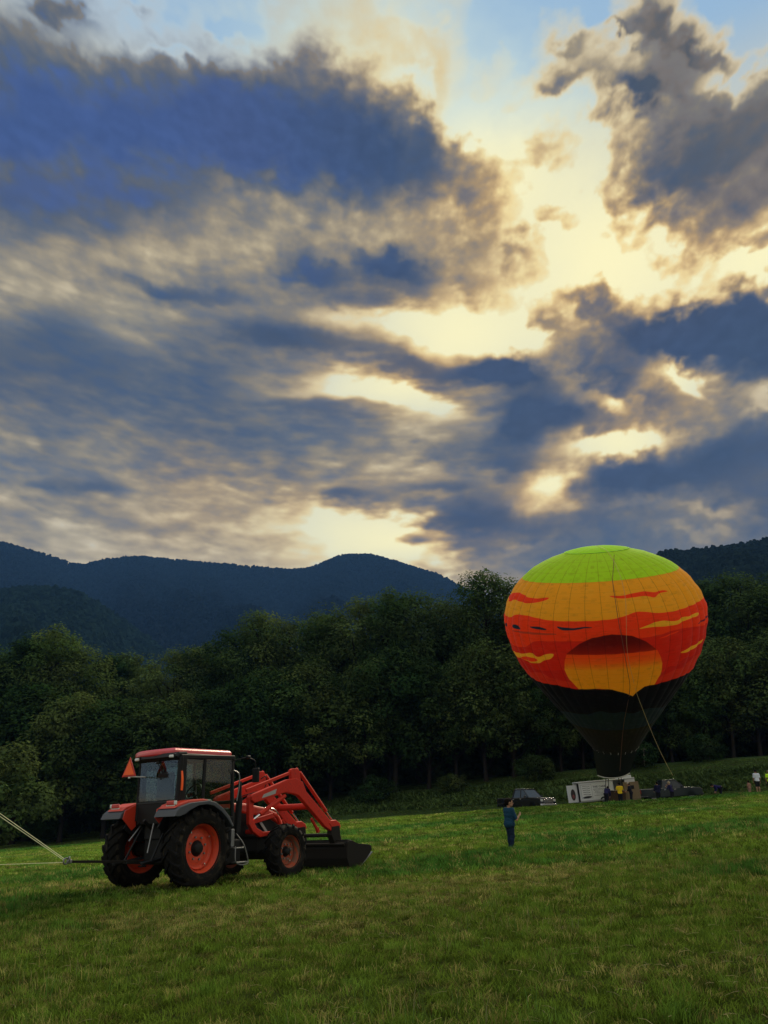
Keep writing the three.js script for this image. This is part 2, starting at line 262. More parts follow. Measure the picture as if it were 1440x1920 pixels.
{
  const r = rng(5), lists = [[], [], [], []];
  const place = (zNear, zFar, perM2, w, which) => {
    const half = (z) => 0.575 * -z + 2.2;
    const area = (half(zNear) + half(zFar)) * (zNear - zFar), n = Math.floor(area * perM2);
    for (let i = 0; i < n; i++) {
      const z = lerp(zNear, zFar, r()), x = (r() * 2 - 1) * half(zFar);
      if (Math.abs(x) > half(z) || z < crestZ(x) - 0.6) continue;
      const clump = noise(x * 2.6, 8, z * 2.6) + 0.6 * noise(x * 6.1, 3, z * 6.1), s = straw(x, z), k = clamp(lush(x, z) + 0.5 * clump, 0, 1), tall = 0.85 + 0.5 * k + 0.75 * Math.max(-0.5, clump);
      lists[which].push({ x, z, y: ground(x, z), a: r() * 6.283, w: w * (0.75 + 0.5 * r()), h: Math.min(w, 1.25) * tall * (0.5 + 0.42 * r()) * (1 - 0.25 * s), s, k, v: r(), d: r() - 0.28 * noise(x * 3.7, 40, z * 3.7), c: clump });
    }
  };
  place(-4.6, -9, 330, 0.9, 0); place(-9, -15, 170, 1.15, 0); place(-15, -26, 62, 1.5, 1); place(-26, -42, 34, 2.0, 1); place(-42, -80, 24, 2.4, 1);
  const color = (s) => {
    const dry = s.d < lerp(0.15, 0.05, smooth(-12, -34, s.z)) + lerp(0.34, 0.26, smooth(-12, -34, s.z)) * s.s, b = (0.30 + 1.15 * s.v) * (1 + 0.5 * s.c) * lerp(0.74, 1.3, smooth(-9, -40, s.z));  // paler with distance: back-lit glow near the crest is put into the colour
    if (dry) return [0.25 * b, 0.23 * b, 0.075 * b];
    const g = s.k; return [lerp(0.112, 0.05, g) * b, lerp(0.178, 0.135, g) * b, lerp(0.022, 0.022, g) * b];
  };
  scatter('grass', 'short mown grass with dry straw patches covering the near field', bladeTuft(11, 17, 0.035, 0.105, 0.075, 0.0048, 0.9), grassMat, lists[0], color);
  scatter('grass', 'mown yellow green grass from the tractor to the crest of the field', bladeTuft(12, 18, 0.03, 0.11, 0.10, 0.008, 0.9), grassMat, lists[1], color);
  // cut straw lying on the sward and a few taller seed stalks
  const st = [], seed = [];
  for (let i = 0; i < 6000; i++) { const z = -4.8 - 25 * Math.pow(r(), 1.5), x = (r() * 2 - 1) * (0.575 * -z + 1.5), s = straw(x, z); if (r() < 0.15 + s) st.push({ x, z, y: ground(x, z) + 0.035, a: r() * 6.283, tz: (r() - 0.5) * 0.5, w: 1, h: 1, v: r() }); }
  scatter('straw', 'pale dry hay stems lying loose on the near grass', mergeGeometries([bar([-0.055, 0, 0], [0, 0.008, 0.006], 0.0011, 0.0011, 4), bar([0, 0.008, 0.006], [0.05, 0.002, -0.004], 0.0011, 0.0007, 4)]), mat([1, 1, 1], 0.8), st, (s) => [0.24 * (0.6 + 0.7 * s.v), 0.20 * (0.6 + 0.7 * s.v), 0.08 * (0.6 + 0.7 * s.v)]);
  for (let i = 0; i < 1800; i++) { const z = -5 - 40 * r() * r(), x = (r() * 2 - 1) * (0.575 * -z + 1.5); if (noise(x * 0.5, 21, z * 0.5) > 0.05) seed.push({ x, z, y: ground(x, z), a: r() * 6.283, w: 1, h: 0.7 + 0.7 * r(), v: r(), k: r() }); }
  scatter('grass', 'taller loose grass stalks standing above the mown sward', bladeTuft(14, 6, 0.07, 0.15, 0.07, 0.004, 0.8), grassMat, seed, (s) => s.k < 0.4 ? [0.22 * (0.7 + s.v * 0.5), 0.2 * (0.7 + s.v * 0.5), 0.075] : [0.07, 0.13 * (0.7 + 0.5 * s.v), 0.03]);
  // rough unmown meadow beyond the crest
  const me = [], wd = [];
  for (let i = 0; i < 70000; i++) { const x = (r() * 2 - 1) * 66, d = 2 + 41 * r(), z = crestZ(x) - d; if (Math.abs(x) > 0.6 * -z + 3) continue; me.push({ x, z, y: ground(x, z) - 0.02, a: r() * 6.283, w: 2.6 + 2 * r(), h: (0.7 + 0.8 * r()) * (0.8 + 1.2 * Math.max(0, noise(x * 0.3, 3, z * 0.3))), v: r(), k: noise(x * 0.12, 30, z * 0.25) }); }
  scatter('meadow_grass', 'dark rough meadow grass between the crest and the trees', bladeTuft(15, 16, 0.04, 0.11, 0.13, 0.012, 0.8), grassMat, me, (s) => { const b = (0.65 + 0.6 * s.v) * (1 + 0.6 * s.k); return s.v > 0.9 ? [0.13, 0.11, 0.05] : [0.115 * b, 0.175 * b, 0.042 * b]; });
  for (let i = 0; i < 9000; i++) { const x = (r() * 2 - 1) * 66, d = 29 + 9 * r(), z = crestZ(x) - d - 3 * noise(x * 0.1, 1, 2); if (Math.abs(x) > 0.6 * -z + 3) continue; wd.push({ x, z, y: ground(x, z) - 0.02, a: r() * 6.283, w: 4 + 3 * r(), h: (1.2 + 2.6 * r()) * (0.6 + 1.5 * Math.max(0, noise(x * 0.25, 13, z * 0.25) + 0.3)), v: r() }); }
  scatter('weeds', 'tall weeds and brambles along the foot of the trees', bladeTuft(16, 18, 0.05, 0.13, 0.12, 0.018, 0.8), grassMat, wd, (s) => { const b = 0.6 + 0.7 * s.v; return [0.09 * b, 0.14 * b, 0.038 * b]; });
}

// ---------------------------------------------------------------- wooded hills
const leafMat = (r, g, b, k = 0.25) => new THREE.MeshPhysicalMaterial({ color: col(r, g, b), roughness: 0.9, specularIntensity: 0.0, side: THREE.DoubleSide, transmission: k, thickness: 0, vertexColors: true });
function ridgeHeight(line, az) {
  if (az <= line[0][0]) return line[0][1]; const n = line.length; if (az >= line[n - 1][0]) return line[n - 1][1];
  let i = 0; while (line[i + 1][0] < az) i++;
  const p = (k) => line[clamp(k, 0, n - 1)], t = (az - p(i)[0]) / (p(i + 1)[0] - p(i)[0]); return cub(p(i - 1)[1], p(i)[1], p(i + 1)[1], p(i + 2)[1], t);
}
function hill(name, label, line, reach, foot, tint, treeSize, treeCount, seed, canopyLabel) {
  const a0 = line[0][0], a1 = line[line.length - 1][0], NA = 220, NR = 46, pos = [], idx = [], colr = [];
  const at = (az, t) => {   // t: 0 at the foot, 1 on the ridge, 1.5 behind it
    const R = reach * (1 + 0.10 * fbm(az * 0.07, seed, 1, 3)), top = Math.tan(ridgeHeight(line, az) * Math.PI / 180) * R, rr = lerp(foot, R, t), up = t <= 1 ? Math.pow(t, 1.25) : 1 - 1.4 * (t - 1);
    const x = Math.sin(az * Math.PI / 180) * rr, z = -Math.cos(az * Math.PI / 180) * rr, spur = fbm(az * 0.16 + t * 0.6, seed + 9, t * 1.3, 4) * 0.42 * Math.sin(Math.PI * clamp(t, 0, 1));
    return V(x, Math.max(0, top * (up + spur * (1 - t * 0.4))) * (t <= 1 ? lerp(1, 1, t) : 1) + 1.25 - treeSize * 0.55 * clamp(t, 0, 1), z);
  };
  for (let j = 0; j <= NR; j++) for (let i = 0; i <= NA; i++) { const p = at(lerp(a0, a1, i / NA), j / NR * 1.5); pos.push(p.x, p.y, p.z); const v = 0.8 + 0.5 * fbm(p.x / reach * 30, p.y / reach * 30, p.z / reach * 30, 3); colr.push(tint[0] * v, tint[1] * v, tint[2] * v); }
  for (let j = 0; j < NR; j++) for (let i = 0; i < NA; i++) { const a = j * (NA + 1) + i; idx.push(a, a + 1, a + NA + 1, a + 1, a + NA + 2, a + NA + 1); }
  const g = new THREE.BufferGeometry(); g.setAttribute('position', new THREE.Float32BufferAttribute(pos, 3)); g.setAttribute('color', new THREE.Float32BufferAttribute(colr, 3)); g.setIndex(idx); g.computeVertexNormals();
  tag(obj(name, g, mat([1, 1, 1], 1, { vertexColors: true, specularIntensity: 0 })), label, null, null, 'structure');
  const r = rng(seed * 7 + 1), spots = [];
  for (let i = 0; i < treeCount; i++) { const az = lerp(a0, a1, r()), t = Math.sqrt(lerp(0.05, 1.04, r())), p = at(az, t), w = treeSize * (0.6 + 0.7 * r()); spots.push({ x: p.x, y: p.y + treeSize * 0.12, z: p.z, a: r() * 6.283, w: w * 0.55, h: w * (0.45 + 0.5 * r()), v: r() }); }
  const blob = new THREE.IcosahedronGeometry(1, 1), q = blob.attributes.position;
  for (let i = 0; i < q.count; i++) { const k = 1 + 0.55 * noise(q.getX(i) * 1.7 + seed, q.getY(i) * 1.7, q.getZ(i) * 1.7); q.setXYZ(i, q.getX(i) * k, q.getY(i) * k, q.getZ(i) * k); }
  blob.computeVertexNormals();
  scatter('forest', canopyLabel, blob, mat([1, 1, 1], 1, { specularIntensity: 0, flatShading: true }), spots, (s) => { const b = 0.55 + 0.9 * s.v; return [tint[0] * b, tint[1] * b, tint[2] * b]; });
}
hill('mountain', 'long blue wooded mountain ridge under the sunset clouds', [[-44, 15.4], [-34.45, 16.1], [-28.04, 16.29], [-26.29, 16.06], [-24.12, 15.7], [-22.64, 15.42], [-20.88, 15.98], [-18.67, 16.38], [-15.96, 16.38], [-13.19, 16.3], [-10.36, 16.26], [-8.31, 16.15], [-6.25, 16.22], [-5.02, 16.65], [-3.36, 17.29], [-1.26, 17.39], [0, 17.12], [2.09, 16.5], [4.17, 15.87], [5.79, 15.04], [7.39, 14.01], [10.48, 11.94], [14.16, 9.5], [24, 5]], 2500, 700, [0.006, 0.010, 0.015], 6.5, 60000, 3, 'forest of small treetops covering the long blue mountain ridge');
hill('hill', 'lower dark wooded hill in front of the blue ridge, over the left trees', [[-48, 10.5], [-33.66, 12.5], [-27.48, 13.01], [-25.53, 13.48], [-23.8, 13.59], [-21.96, 13.13], [-20.03, 12.17], [-18.44, 11.16], [-16.45, 9.96], [-14.46, 8.73], [-11.67, 6.95], [-6, 4]], 1150, 330, [0.009, 0.019, 0.016], 9, 20000, 8, 'treetops covering the lower dark hill above the left trees');
hill('hill', 'dark wooded hillside rising behind the balloon on the right', [[6, 7], [11.21, 11.14], [14.5, 13.3], [17.37, 15.03], [19.36, 15.82], [21.3, 16.35], [23.12, 16.26], [24.91, 16.23], [26.67, 16.3], [28.05, 16.36], [30.08, 16.52], [33.27, 16.52], [37.59, 16.03], [50, 13]], 950, 260, [0.010, 0.017, 0.013], 5.5, 45000, 14, 'treetops covering the dark hillside behind the balloon');

// ---------------------------------------------------------------- trees
function crownGeometry(seed, o) {   // o: height, width, base (share of height without leaves), leaf size, leaves, lobes
  const r = rng(seed), lobes = [], pos = [], nor = [], colr = [];
  const N = o.lobes;
  for (let i = 0; i < N; i++) {
    const t = (i + 0.5) / N, y = o.height * lerp(o.base, 0.93, Math.pow(t, 0.85)), prof = Math.pow(Math.sin(Math.PI * clamp(lerp(0.12, 0.97, t), 0, 1)), 0.6), a = i * 2.399 + r(), q = o.width / 2 * prof * (0.2 + 0.8 * Math.sqrt(r()));
    const s = o.width * (0.11 + 0.13 * r()) * (0.6 + 0.4 * prof);
    lobes.push({ x: Math.cos(a) * q, y, z: Math.sin(a) * q, rx: s * (0.9 + 0.4 * r()), ry: s * (0.55 + 0.4 * r()), rz: s * (0.9 + 0.4 * r()), v: 0.65 + 0.7 * r(), hue: r() });
  }
  lobes.push({ x: 0, y: o.height * 0.90, z: 0, rx: o.width * 0.16, ry: o.height * 0.085, rz: o.width * 0.16, v: 1.1, hue: 0.5 });
  const total = lobes.reduce((s, l) => s + l.rx * l.rz, 0);
  for (const l of lobes) {
    const n = Math.round(o.leaves * l.rx * l.rz / total);
    for (let i = 0; i < n; i++) {
      const u = r() * 2 - 1, a = r() * 6.283, c = Math.sqrt(1 - u * u), d = V(Math.cos(a) * c, u, Math.sin(a) * c), k = Math.pow(r(), 0.28) * (1 + 0.35 * noise(d.x * 2.4 + l.x, d.y * 2.4 + l.y, d.z * 2.4 + seed));
      if (noise((l.x + d.x * l.rx) * 1.1, (l.y + d.y * l.ry) * 1.1, (l.z + d.z * l.rz) * 1.1 + seed) < -0.33) continue;
      const p = V(l.x + d.x * l.rx * k, l.y + d.y * l.ry * k, l.z + d.z * l.rz * k), m = d.clone().multiplyScalar(0.7).add(V(r() - 0.5, 0.55 + 0.5 * r(), r() - 0.5)).normalize();
      const t = V(r() - 0.5, (r() - 0.7) * 0.6, r() - 0.5).cross(m).normalize(), b = m.clone().cross(t), s = o.leaf * (0.55 + 0.9 * r()), fold = m.clone().multiplyScalar(-0.22 * s);
      const A = p.clone().addScaledVector(t, -s * 0.62), B = p.clone().addScaledVector(b, s * 0.36).add(fold), C = p.clone().addScaledVector(t, s * 0.62), D = p.clone().addScaledVector(b, -s * 0.36).add(fold);
      const bright = l.v * (0.82 + 0.36 * r()), g = [0.85 + 0.3 * l.hue, 1, 0.8 + 0.3 * r()];
      for (const q of [A, C, B, A, D, C]) { pos.push(q.x, q.y, q.z); nor.push(m.x, m.y, m.z); colr.push(bright * g[0], bright * g[1], bright * g[2]); }
    }
  }
  const g = new THREE.BufferGeometry(); g.setAttribute('position', new THREE.Float32BufferAttribute(pos, 3)); g.setAttribute('normal', new THREE.Float32BufferAttribute(nor, 3)); g.setAttribute('color', new THREE.Float32BufferAttribute(colr, 3)); return { g, lobes };
}
const barkMat = mat([0.024, 0.021, 0.017], 0.95, { specularIntensity: 0.1, bumpMap: noiseMap(128, (u, v) => 0.5 + 0.5 * noise(u * 24, v * 5, 2)), bumpScale: 0.03 });
function trunkGeometry(seed, o, lobes) {
  const r = rng(seed + 500), list = [], h = o.height * 0.84, w = o.height * 0.013, wob = [0, 1, 2, 3, 4].map((i) => [i ? (r() - 0.5) * o.height * 0.04 : 0, h * i / 4, i ? (r() - 0.5) * o.height * 0.04 : 0]);
  for (let i = 0; i < 4; i++) list.push(bar(wob[i], wob[i + 1], lerp(w * 1.3, w * 0.3, i / 4), lerp(w * 1.3, w * 0.3, (i + 1) / 4), 7));
  list.push(bar([0, -0.5, 0], [0, o.height * 0.03, 0], w * 2.0, w * 1.3, 8));
  for (const l of lobes) { if (r() < 0.25) continue; const y = Math.max(o.height * o.base * 0.6, l.y - Math.hypot(l.x, l.z) * 0.75 - 0.4), t = clamp(y / h, 0, 1) * 4, i = Math.min(3, Math.floor(t)), f = t - i; list.push(bar([lerp(wob[i][0], wob[i + 1][0], f), y, lerp(wob[i][2], wob[i + 1][2], f)], [l.x, l.y, l.z], w * 0.42, w * 0.12, 5)); }
  return list;
}
const KINDS = {};
function treeKind(key, seed, o, color, k) {
  const { g, lobes } = crownGeometry(seed, o);
  KINDS[key] = { h: o.height, crown: g, trunk: mergeGeometries(trunkGeometry(seed, o, lobes)), color, k };
}
treeKind('tall', 21, { height: 22, width: 9.4, base: 0.22, leaf: 0.245, leaves: 17000, lobes: 54 }, [0.056, 0.100, 0.030]);
treeKind('broad', 22, { height: 21, width: 11, base: 0.2, leaf: 0.245, leaves: 17000, lobes: 58 }, [0.050, 0.090, 0.030]);
treeKind('slim', 23, { height: 22, width: 7.2, base: 0.2, leaf: 0.26, leaves: 14000, lobes: 46 }, [0.047, 0.088, 0.034]);
treeKind('open', 24, { height: 22, width: 8.6, base: 0.3, leaf: 0.3, leaves: 11000, lobes: 34 }, [0.060, 0.105, 0.030]);
treeKind('front', 25, { height: 14, width: 8.6, base: 0.26, leaf: 0.245, leaves: 14000, lobes: 48 }, [0.052, 0.088, 0.026]);
treeKind('low', 26, { height: 13, width: 8, base: 0.2, leaf: 0.245, leaves: 13000, lobes: 42 }, [0.05, 0.086, 0.026]);
treeKind('bush', 27, { height: 5.5, width: 6.5, base: 0.05, leaf: 0.2, leaves: 8000, lobes: 26 }, [0.044, 0.08, 0.026]);
treeKind('shrub', 28, { height: 3.2, width: 5, base: 0.05, leaf: 0.22, leaves: 3000, lobes: 16 }, [0.046, 0.076, 0.024]);
const crownMats = {};
for (const k in KINDS) crownMats[k] = [0.62, 0.85, 1.12].map((m, i) => leafMat(KINDS[k].color[0] * m * (1 + 0.14 * (i - 1)), KINDS[k].color[1] * m, KINDS[k].color[2] * m));
const treeRng = rng(91), seenAt = new Map(), ORD = ['first', 'second', 'third', 'fourth', 'fifth', 'sixth', 'seventh', 'eighth', 'ninth', 'tenth', 'eleventh', 'twelfth'];
const PLACES = [[-20, 'above the tow straps'], [-11, 'above the tractor cab'], [-1, 'above the loader'], [8.5, 'between loader and balloon'], [22.5, 'behind the balloon'], [90, 'right of the balloon']];
function whereabouts(what, x, z) {   // a label that counts alike trees from the left within each stretch of the wood
  const az = Math.atan2(x, -z) * 180 / Math.PI, place = PLACES.find((p) => az < p[0])[1], key = what.split(',')[0].split(' ').slice(-2).join(' ') + place, n = seenAt.get(key) ?? 0;
  seenAt.set(key, n + 1); return `${what}, ${ORD[Math.min(n, 11)]} from left of those ${place}`;
}
function tree(key, x, z, top, label, group, category = 'tree', name) {
  const k = KINDS[key], y = ground(x, z), s = (top - y) / k.h, o = thing(name ?? (key === 'shrub' ? 'shrub' : key === 'bush' ? 'leafy_bush' : 'tree'), [x, y, z], treeRng() * 6.283);
  const w = s * (0.92 + 0.2 * treeRng()); o.scale.set(key === 'shrub' ? w : Math.max(w, 0.8), s, key === 'shrub' ? w : Math.max(w, 0.8));
  obj('trunk', k.trunk, barkMat, o); obj('crown', k.crown, crownMats[key][Math.floor(treeRng() * 3)], o);
  tag(o, label, category, group); return o;
}
{
  const back = 'tall trees forming the skyline of the wood';
  const own = { 2: 'pale topped tree over the far left woods, below the low wooded hill', 7: 'shortest tree of the skyline, in the dip below the long ridge', 15: 'tree standing in the middle of the skyline below the rounded mountain top', 20: 'tall dark tree against the sky just left of the balloon', 30: 'tall leafy tree just right of the balloon top, under the hillside' };
  const rows = [[-53.2, 21.1, -99], [-49.4, 20.3, -100], [-45.9, 21.9, -98], [-42.1, 22.6, -97], [-39.3, 21.5, -99], [-37, 20.2, -104], [-35.4, 20.9, -106], [-32.8, 18.6, -108], [-27.6, 20.6, -103], [-24.8, 21.2, -105], [-20.7, 22.9, -104], [-16.9, 25, -103], [-13.1, 25.3, -105], [-8.9, 25.7, -104], [-6.4, 26.4, -102], [-2.9, 26.8, -100], [0.7, 27.2, -98], [4.3, 27, -99], [7.9, 27, -100], [10.8, 26.2, -104], [13.2, 29.4, -98], [16.2, 28.9, -99], [19.7, 28.1, -101], [24.1, 29.3, -104], [27.9, 29.7, -104], [31.4, 29.4, -103], [35.5, 30.1, -104], [38.9, 29.8, -103], [41.8, 29.3, -101], [43.6, 29.6, -99], [47.3, 29.9, -99], [50, 29.4, -98], [53.5, 29.6, -97]];
  const kinds = ['tall', 'broad', 'slim', 'tall', 'broad', 'slim', 'slim', 'open', 'broad', 'tall', 'broad', 'tall', 'broad', 'tall', 'open', 'broad', 'tall', 'broad', 'broad', 'slim', 'tall', 'broad', 'tall', 'broad', 'tall', 'broad', 'tall', 'broad', 'tall', 'slim', 'broad', 'tall', 'broad'];
  rows.forEach(([x, h, z], i) => tree(kinds[i], x, z, h + (treeRng() - 0.45) * 2.2, own[i] ?? whereabouts({ tall: 'tall', broad: 'broad', slim: 'slim', open: 'loose crowned' }[kinds[i]] + ' skyline tree', x, z), own[i] ? undefined : back));
  const front = 'lower trees along the front of the wood';
  const fown = { 0: 'bushy tree at the left picture edge behind the tow straps', 5: 'bushy tree of the front row right behind the tractor cab', 18: 'bushy tree of the front row directly behind the black pickup' };
  [[-46.5, 12.5, -90], [-41, 14.4, -91], [-34.6, 12.8, -88], [-30, 12.2, -88], [-25.9, 11.4, -88], [-23.8, 13.3, -92], [-20.6, 13.5, -93], [-17, 15.5, -94], [-13.1, 16.2, -94], [-9.2, 16.8, -94], [-6.3, 15.7, -95], [-2, 17, -93], [1.3, 18.3, -93], [5.2, 17.6, -93], [8.4, 16.6, -93], [11.7, 19.1, -92], [14.9, 17.8, -92], [18.2, 16, -93], [20.6, 15.6, -93], [23.4, 15.5, -94], [27, 14.9, -94], [30.6, 15.5, -94], [34, 15.8, -94], [37.8, 17.3, -93], [40.4, 19.7, -92], [43.5, 19.1, -92], [46.4, 19.8, -91], [50.4, 18, -92]].forEach(([x, h, z], i) => tree(i % 3 === 1 || i < 5 ? 'low' : 'front', x, z, h, fown[i] ?? whereabouts('lower bushy front tree', x, z), fown[i] ? undefined : front));
  tree('bush', -35.2, -72, 5.4, 'lighter green leafy bush standing forward of the wood at the left edge', undefined, 'bush');
  const r = rng(44);
  for (let i = 0; i < 13; i++) { const x = -56 + i * 9 + r() * 2, z = -86.5 - 2.5 * r() + 0.05 * x; tree('shrub', x, z, ground(x, z) + 1.8 + 2.2 * r(), whereabouts('low dark woodland shrub', x, z), 'shrubs along the foot of the wood', 'shrub'); }
  // the depth of the wood behind the two rows, too dark and dense to tell trees apart
  const spots = [];
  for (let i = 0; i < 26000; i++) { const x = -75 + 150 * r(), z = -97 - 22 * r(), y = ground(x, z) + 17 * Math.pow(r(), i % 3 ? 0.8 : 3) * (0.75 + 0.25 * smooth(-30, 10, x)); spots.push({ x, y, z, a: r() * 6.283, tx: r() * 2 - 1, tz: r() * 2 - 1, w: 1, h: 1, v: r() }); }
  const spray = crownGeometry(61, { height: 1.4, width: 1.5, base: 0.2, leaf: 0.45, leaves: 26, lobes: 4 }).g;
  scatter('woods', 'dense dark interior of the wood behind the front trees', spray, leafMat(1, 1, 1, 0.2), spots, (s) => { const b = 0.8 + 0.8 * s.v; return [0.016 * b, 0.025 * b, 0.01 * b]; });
}

// ---------------------------------------------------------------- tractor with front loader
const enc = (c) => (c <= 0.0031308 ? c * 12.92 : 1.055 * Math.pow(c, 1 / 2.4) - 0.055);
function scuff(clean, worn, edge, seed) {   // paint with worn and muddy patches
  const t = noiseMap(256, (u, v) => { const n = fbm(u * 9, v * 9, seed, 5) + 0.35 * noise(u * 60, v * 60, seed), k = smooth(edge - 0.16, edge + 0.16, n), j = 1 + 0.16 * noise(u * 24, v * 24, seed + 9); return [0, 1, 2].map((i) => enc(lerp(clean[i], worn[i], k) * j)); });
  t.colorSpace = THREE.SRGBColorSpace; return t;
}
const M = {
  orange: mat([0.52, 0.035, 0.012], 0.42, { clearcoat: 0.25, clearcoatRoughness: 0.4 }),
  roof: mat([0.55, 0.025, 0.03], 0.35, { clearcoat: 0.7, clearcoatRoughness: 0.25 }),
  loader: mat([1, 1, 1], 0.62, { specularIntensity: 0.45, map: scuff([0.50, 0.026, 0.012], [0.20, 0.03, 0.024], 0.34, 3) }),
  rim: mat([1, 1, 1], 0.6, { map: scuff([0.56, 0.05, 0.012], [0.26, 0.06, 0.03], 0.30, 5) }),
  dirtyRim: mat([1, 1, 1], 0.85, { map: scuff([0.36, 0.06, 0.022], [0.13, 0.085, 0.055], 0.02, 4) }),
  black: mat([0.006, 0.006, 0.0065], 0.6, { specularIntensity: 0.5 }),
  grey: mat([0.055, 0.06, 0.07], 0.6),
  fender: mat([0.045, 0.05, 0.062], 0.6),
  rubber: mat([1, 1, 1], 0.95, { map: scuff([0.009, 0.0085, 0.008], [0.036, 0.029, 0.02], 0.16, 8), specularIntensity: 0.25, bumpMap: noiseMap(128, (u, v) => 0.5 + 0.5 * noise(u * 30, v * 30, 5)), bumpScale: 0.004 }),
  steel: mat([0.22, 0.22, 0.22], 0.45, { metalness: 0.8 }),
  chrome: mat([0.75, 0.76, 0.78], 0.16, { metalness: 1 }),
  bucket: mat([0.014, 0.012, 0.010], 0.8, { specularIntensity: 0.4 }),
  glass: new THREE.MeshPhysicalMaterial({ color: col(0.66, 0.8, 0.76), roughness: 0.03, transmission: 1, thickness: 0, side: THREE.DoubleSide }),
  lampRed: mat([0.5, 0.03, 0.02], 0.25, { clearcoat: 0.6 }),
  lampWhite: mat([0.62, 0.62, 0.58], 0.2, { clearcoat: 0.6 }),
  slow: mat([1.0, 0.13, 0.015], 0.55, { sheen: 0 }),
  slowEdge: mat([0.5, 0.02, 0.01], 0.5),
  seat: mat([0.03, 0.03, 0.033], 0.85),
  decal: mat([0.32, 0.30, 0.29], 0.5),
};
{
  const t = thing('tractor', [TR.o.x, TR.o.y - 0.03, TR.o.z]);
  t.quaternion.setFromRotationMatrix(new THREE.Matrix4().makeBasis(TR.f, TR.u, TR.s));
  tag(t, 'red orange farm tractor with closed cab and front loader standing on the field', 'tractor');
  // --- wheels; x is forward, y up, z to the right-hand side of the tractor
  function tyreGeometry(R, w, rimR, lugs, depth) {
    const body = R - depth, h = w / 2, prof = [[rimR, -h * 0.72], [rimR + 0.02, -h * 0.92], [lerp(rimR, body, 0.5), -h * 1.04], [body - 0.05, -h * 0.93], [body - 0.01, -h * 0.75], [body + 0.012, 0], [body - 0.01, h * 0.75], [body - 0.05, h * 0.93], [lerp(rimR, body, 0.5), h * 1.04], [rimR + 0.02, h * 0.92], [rimR, h * 0.72]];
    const list = [lathe(prof, 'z', 56)];
    for (let i = 0; i < lugs; i++) for (const side of [-1, 1]) {
      const a0 = (i + (side > 0 ? 0.5 : 0)) / lugs * Math.PI * 2, sweep = 0.30, K = 5, pos = [], idx = [];
      for (let k = 0; k <= K; k++) {
        const q = k / K, z = side * lerp(-0.02, h * 1.02, q), a = a0 + sweep * q, drop = Math.pow(q, 5) * 0.05, wid = 0.030 * (R / 0.76) * (1 + 0.25 * q);
        for (const [rr, da] of [[body - 0.03 - drop, -1.4], [R - drop, -0.8], [R - drop, 0.8], [body - 0.03 - drop, 1.4]]) { const A = a + da * wid / R; pos.push(Math.cos(A) * rr, Math.sin(A) * rr, z); }
      }
      const out = []; const P = (n) => pos.slice(n * 3, n * 3 + 3);
      for (let k = 0; k < K; k++) for (let j = 0; j < 3; j++) { const a = k * 4 + j; for (const n of [a, a + 4, a + 1, a + 1, a + 4, a + 5]) out.push(...P(n)); }
      for (const n of [0, 1, 2, 0, 2, 3]) out.push(...P(K * 4 + n));
      // the lug's shoulder running a little way down the sidewall
      const A = a0 + sweep, z = side * h * 1.02, s = 0.036, r1 = R - 0.05, r0 = R - 0.15;
      for (const [rr, da] of [[r1, -s], [r1, s], [r0, s * 0.6], [r1, -s], [r0, s * 0.6], [r0, -s * 0.6]]) out.push(Math.cos(A + da) * rr, Math.sin(A + da) * rr, z + side * 0.012);
      const g = new THREE.BufferGeometry(); g.setAttribute('position', new THREE.Float32BufferAttribute(out, 3)); g.computeVertexNormals(); g.setAttribute('uv', new THREE.Float32BufferAttribute(new Float32Array(out.length / 3 * 2), 2)); list.push(g);
    }
    return list;
  }
  const pick = (g) => { const q = g.index ? g.toNonIndexed() : g; for (const k of Object.keys(q.attributes)) if (!['position', 'normal', 'uv'].includes(k)) q.deleteAttribute(k); return q; };
  function wheel(name, x, y, z, R, w, rimR, lugs, dish, rimMat, label) {
    const o = new THREE.Group(); o.name = name; o.position.set(x, y, z); if (z < 0) o.rotation.y = Math.PI; t.add(o); if (label) o.userData.label = label;
    const turn = z * 7 + x; const tg = mergeGeometries(tyreGeometry(R, w, rimR, lugs, R * 0.05).map(pick)); tg.rotateZ(turn);
    obj('tyre', tg, M.rubber, o);
    const h = w / 2, d = h * 0.72;
    obj('rim', [lathe([[rimR + 0.012, d + 0.03], [rimR + 0.015, d], [rimR - 0.03, d - 0.03], [rimR - 0.045, d - 0.12], [rimR - 0.07, d - 0.13 - dish * 0.2], [rimR * 0.72, d - 0.15 - dish * 0.5], [rimR * 0.6, d - 0.12 - dish * 0.3], [rimR * 0.34, d - 0.13 - dish * 0.3], [rimR * 0.30, d - 0.16 - dish * 0.3]], 'z', 48), lathe([[rimR + 0.012, -d - 0.02], [rimR - 0.05, -d], [rimR - 0.07, d - 0.1]], 'z', 36)], rimMat, o);
    const zf = d - 0.10 - dish * 0.3;
    obj('hub', [lathe([[0.001, zf + 0.06], [rimR * 0.2, zf + 0.06], [rimR * 0.23, zf + 0.03], [rimR * 0.33, zf - 0.02], [rimR * 0.34, zf - 0.08]], 'z', 24)], M.black, o);
    for (let i = 0; i < 8; i++) { const a = i / 8 * 6.283 + 0.3, b = new THREE.CylinderGeometry(0.02, 0.02, 0.035, 6); b.rotateX(Math.PI / 2); b.translate(Math.cos(a) * rimR * 0.47, Math.sin(a) * rimR * 0.47, zf - 0.015); obj('bolt', b, M.steel, o); }
    for (let i = 0; i < 4; i++) { const a = i / 4 * 6.283 + 0.6, b = box(0.05, 0.035, 0.045, 0, 0, 0, 0.006); b.rotateZ(a); b.translate(Math.cos(a) * (rimR - 0.085), Math.sin(a) * (rimR - 0.085), d - 0.14); obj('clamp', b, M.chrome, o); }
    return o;
  }
  wheel('rear_wheel', 0, 0.75, 0.90, 0.765, 0.44, 0.45, 20, 0.10, M.rim);
